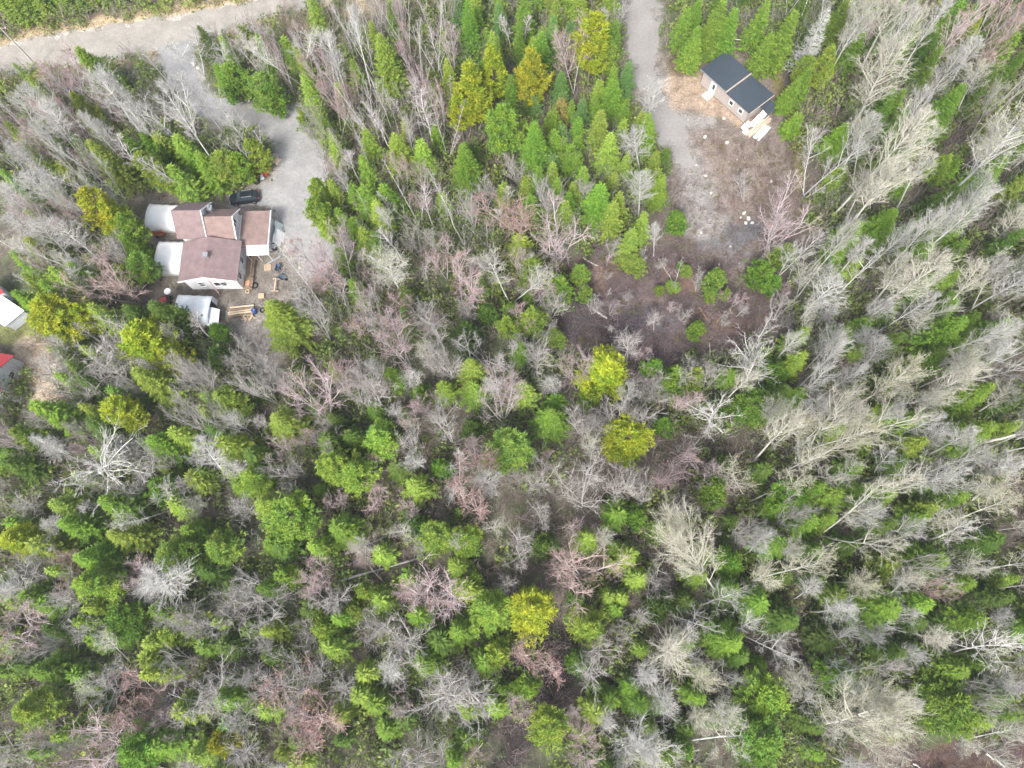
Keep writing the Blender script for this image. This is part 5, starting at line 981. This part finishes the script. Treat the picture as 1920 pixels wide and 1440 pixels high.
tag(merged('brush', [p[0] for p in bp_], [p[1] for p in bp_], Pb[nz_ > .50], (.7, 1.9), 302, [brush_mat('brush_pink', (.36, .285, .265), (.8, .85, .85))]), 'pinkish grey leafless saplings filling the gaps of the wood')
tag(merged('saplings', [p[0] for p in bp_], [p[1] for p in bp_], Pb[nz_ <= .50], (.7, 1.8), 303, [brush_mat('brush_grey', (.34, .33, .285), (.75, .8, .7))]), 'greenish grey leafless saplings filling the gaps of the wood')
Pe = scatter(22000, 331, lambda P: (sdist(P, wpoly(SLASH)) < 1) & (sdist(P, wpoly(DRIVE_R)) > 1) & (sdist(P, wpoly(SLASH))+vnoise(P, 4, 81)*9 > 2.2))
tag(merged('cut_edge_brush', [p[0] for p in bp_], [p[1] for p in bp_], Pe, (.25, .85), 332, [brush_mat('brush_purple', (.215, .165, .17), (1.7, 1.6, 1.55))]), 'purple grey scrub regrowing round the cut ground')
def leafy_proto(seed, r, h, n=42):
    rg = np.random.default_rng(seed); V = []; T = []
    for i in range(n):
        c = np.array([rg.normal(0, r*.45), rg.normal(0, r*.45), 0]); c[2] = h*rg.uniform(.15, 1)*math.exp(-(c[0]**2+c[1]**2)/(r*r))
        v = unit(rg.normal(0, 1, 3)+np.array([0, 0, .6])); sv = unit(np.cross(v, rg.normal(0, 1, 3))); leaf_tri(V, T, c, v, sv, rg.uniform(.2, .38), .16, 0)
    return np.array(V), np.arange(len(V)).reshape(-1, 4)
lp = [leafy_proto(400+i, .75, 1.5) for i in range(4)]
Pg = scatter(19000, 305, lambda P: clear_of(P, .6) & (vnoise(P, 6, 78)*.6+vnoise(P, 2.2, 79)*.4 > np.where(np.hypot(P[:, 0]-2, (P[:, 1]-18)*1.1) < 26, .50, .32)))
lm = mat('undergrowth_leaf', (.170, .250, .065), .7, tone=(1.5, 1.25, 1.1), transl=.35, island=.3)
tag(merged('undergrowth', [p[0] for p in lp], [p[1] for p in lp], Pg, (.6, 2.0), 306, [lm]), 'low green undergrowth between the trees')
Pj = scatter(9000, 343, lambda P: ((sdist(P, wpoly(SLASH)) < 1.5) | ((sdist(P, wpoly(CLEAR_R)) < 1) & (sdist(P, wpoly(DRIVE_R)) > 1.5))) & (vnoise(P, 5, 83) > .52) & (np.min([sdist(P, b_) for b_ in BLD], axis=0) > .3))[:420]
tag(merged('sprouts', [p[0] for p in lp], [p[1] for p in lp], Pj, (.15, .6), 344, [mat('sprout_leaf', (.20, .22, .06), .7, tone=(.9, .7, .6), transl=.3, island=.3)]), 'small green sprouts dotted over the cut ground')
# felled twigs and brash on the cut area
def brash_proto(seed):
    rg = np.random.default_rng(seed); s = []
    for i in range(12):
        a = rg.uniform(0, 3.14) if i else 0; p = np.array([rg.normal(0, .5), rg.normal(0, .5), rg.uniform(.02, .3)]); L = rg.uniform(.4, 1.6)
        d = np.array([math.cos(a), math.sin(a), rg.normal(0, .12)]); s.append((*(p-d*L/2), *(p+d*L/2), rg.uniform(.012, .028), .008))
    return prisms(s, 3)
br = [brash_proto(500+i) for i in range(5)]
sl, cl, gp_, co_ = wpoly(SLASH), wpoly(CLEAR_R), wpoly(GAP), wpoly(CORNER); drv = wpoly(DRIVE_R)
Ps = scatter(60000, 307, lambda P: ((sdist(P, sl) < 1.5) | (sdist(P, gp_) < .5) | (sdist(P, co_) < 1)) & (sdist(P, drv) > 1.0))[:6400]
tag(merged('brash', [p[0] for p in br], [p[1] for p in br], Ps[::2], (.5, 1.3), 308, [brush_mat('brash_dark', (.125, .10, .105), (2.4, 2.3, 2.3))]), 'dark felled twigs strewn over the cut ground')
lowb = [brush_proto(600+i, 1.0, 1.0, 6, 5, .012) for i in range(4)]
Pl = scatter(60000, 309, lambda P: ((sdist(P, sl) < 1.0) | ((sdist(P, cl) < .5) & (P[:, 1] < 66) & (vnoise(P, 3, 5) > .35))) & (sdist(P, drv) > .8) & (np.min([sdist(P, b_) for b_ in BLD], axis=0) > .5))[:3000]
tag(merged('dead_weeds', [p[0] for p in lowb], [p[1] for p in lowb], Pl, (.4, 1.2), 310, [brush_mat('weed_stalk', (.30, .215, .19), (.6, .6, .65))]), 'dry reddish brown weeds and stalks on the clearing')
# grass tufts along verges and lawns
def tuft_proto(seed):
    rg = np.random.default_rng(seed); V = []; T = []
    for i in range(22):
        c = np.array([rg.normal(0, .3), rg.normal(0, .3), 0]); v = unit(np.array([rg.normal(0, .5), rg.normal(0, .5), 1])); leaf_tri(V, T, c, v, unit(np.cross(v, rg.normal(0, 1, 3))), rg.uniform(.15, .4), .06, 0)
    return np.array(V), np.arange(len(V)).reshape(-1, 4)
tf = [tuft_proto(700+i) for i in range(3)]
vg = [wpoly(ZONES[0][0]), cl, wpoly(YARD), wpoly(LAWN)]; rd = [wpoly(ROAD), wpoly(DRIVE_L), drv]
Pt = scatter(24000, 311, lambda P: (np.min([sdist(P, p) for p in vg], axis=0) < 1) & (np.min([sdist(P, p) for p in rd], axis=0) > -.5) & (np.min([sdist(P, np.array(q)) for q in ([(-51, 40.8), (-37, 40.8), (-37, 54.5), (-51, 54.5)],)], axis=0) > .3))[:5200]
tag(merged('dry_grass', [p[0] for p in tf], [p[1] for p in tf], Pt, (.5, 1.2), 312, [mat('straw', (.30, .245, .18), .9, tone=(.7, .85, .55), island=.3)]), 'short dry straw-coloured grass on the verges and clearing')
# ---------------------------------------------------------------- thin air between the drone and the wood
hm = bpy.data.materials.new('haze'); hm.use_nodes = True; nt = hm.node_tree; nt.nodes.clear()
pv = nt.nodes.new('ShaderNodeVolumePrincipled'); pv.inputs['Density'].default_value = 0.0003; pv.inputs['Color'].default_value = (.92, .95, 1, 1); pv.inputs['Anisotropy'].default_value = 0.2
mo = nt.nodes.new('ShaderNodeOutputMaterial'); nt.links.new(pv.outputs[0], mo.inputs['Volume'])
hz = MB(); hz.box(-3100, 3100, -3100, 3100, -1.6, CAM_H+4); tag(hz.build('haze', hm), 'thin pale haze over the whole wood', kind='stuff')
# ---------------------------------------------------------------- labels for the trees: who stands where
MARKS = [('the gravel road', 180, 85), ('the driveway bend', 580, 260), ('the brown-roofed house', 395, 470), ('the black car', 462, 374), ('the white tents', 300, 440), ('the grey tarp tent', 375, 580),
         ('the red roofs', 15, 600), ('the gravel track', 1210, 120), ('the dark-roofed cabin', 1385, 150), ('the brown clearing', 1390, 330), ('the brash patch', 1240, 570), ('the lumber stack', 455, 586),
         ('the chalk-white poplar', 198, 885), ('the largest cream aspen', 1640, 1350), ('the leaning aspen', 1300, 1050), ('the reddest maple', 1097, 1085), ('the dark wet gap', 1040, 1290),
         ('the bone-white poplar', 1830, 1215), ('the biggest yellow pine', 1137, 690), ('the silver dead spruce', 1530, 70), ('the twiggy corner', 1800, 1420), ('the lone yard spruce', 560, 620),
         ('the red yard bucket', 500, 328), ('the clearing-edge poplar', 1420, 700)]
ORD = ['', 'second', 'third', 'fourth', 'fifth', 'sixth', 'seventh', 'eighth', 'ninth', 'tenth', 'eleventh', 'twelfth', 'thirteenth', 'fourteenth', 'fifteenth', 'sixteenth', 'seventeenth', 'eighteenth', 'nineteenth', 'twentieth']
buckets = {}
for rec in TREES:
    root, (size, adj, noun), top, lab = rec
    if lab: root['label'] = lab; continue
    u, v = to_px(*top); ds = sorted((math.hypot(u-a, v-b_), n) for n, a, b_ in MARKS)
    key = (size, adj, noun, ds[0][1], ds[1][1]); buckets.setdefault(key, []).append((ds[0][0], root))
for (size, adj, noun, m1, m2), L_ in buckets.items():
    L_.sort(key=lambda t: t[0])
    for i, (_, root) in enumerate(L_):
        if i == 0: root['label'] = f'{size} {adj} {noun} nearest {m1} towards {m2}'
        elif i < len(ORD): root['label'] = f'{ORD[i]} {size} {adj} {noun} out from {m1} towards {m2}'
        elif len(L_)-i <= 20: root['label'] = f'{ORD[len(L_)-i-1]} {size} {adj} {noun} back from {m2} towards {m1}'.strip()
        else: root['label'] = f'outlying {size} {adj} {noun} far from {m1} towards {m2}'
GRP = {'fir_tree': 'slender young firs of the wood', 'spruce_tree': 'spruces of the wood', 'pine_tree': 'yellowish pines of the wood', 'aspen_tree': 'leafless aspens of the wood', 'birch_tree': 'leafless birches of the wood',
       'maple_tree': 'leafless maples of the wood', 'alder_tree': 'leafless alders of the wood', 'poplar_tree': 'white spreading poplars', 'dead_spruce': 'dead grey spruces'}
for rec in TREES:
    w_ = rec[0]['label'].split()
    if len(w_) > 16: rec[0]['label'] = rec[0]['label'].replace(' leafless', '')
    rec[0]['group'] = GRP[rec[0].name.split('.')[0]]
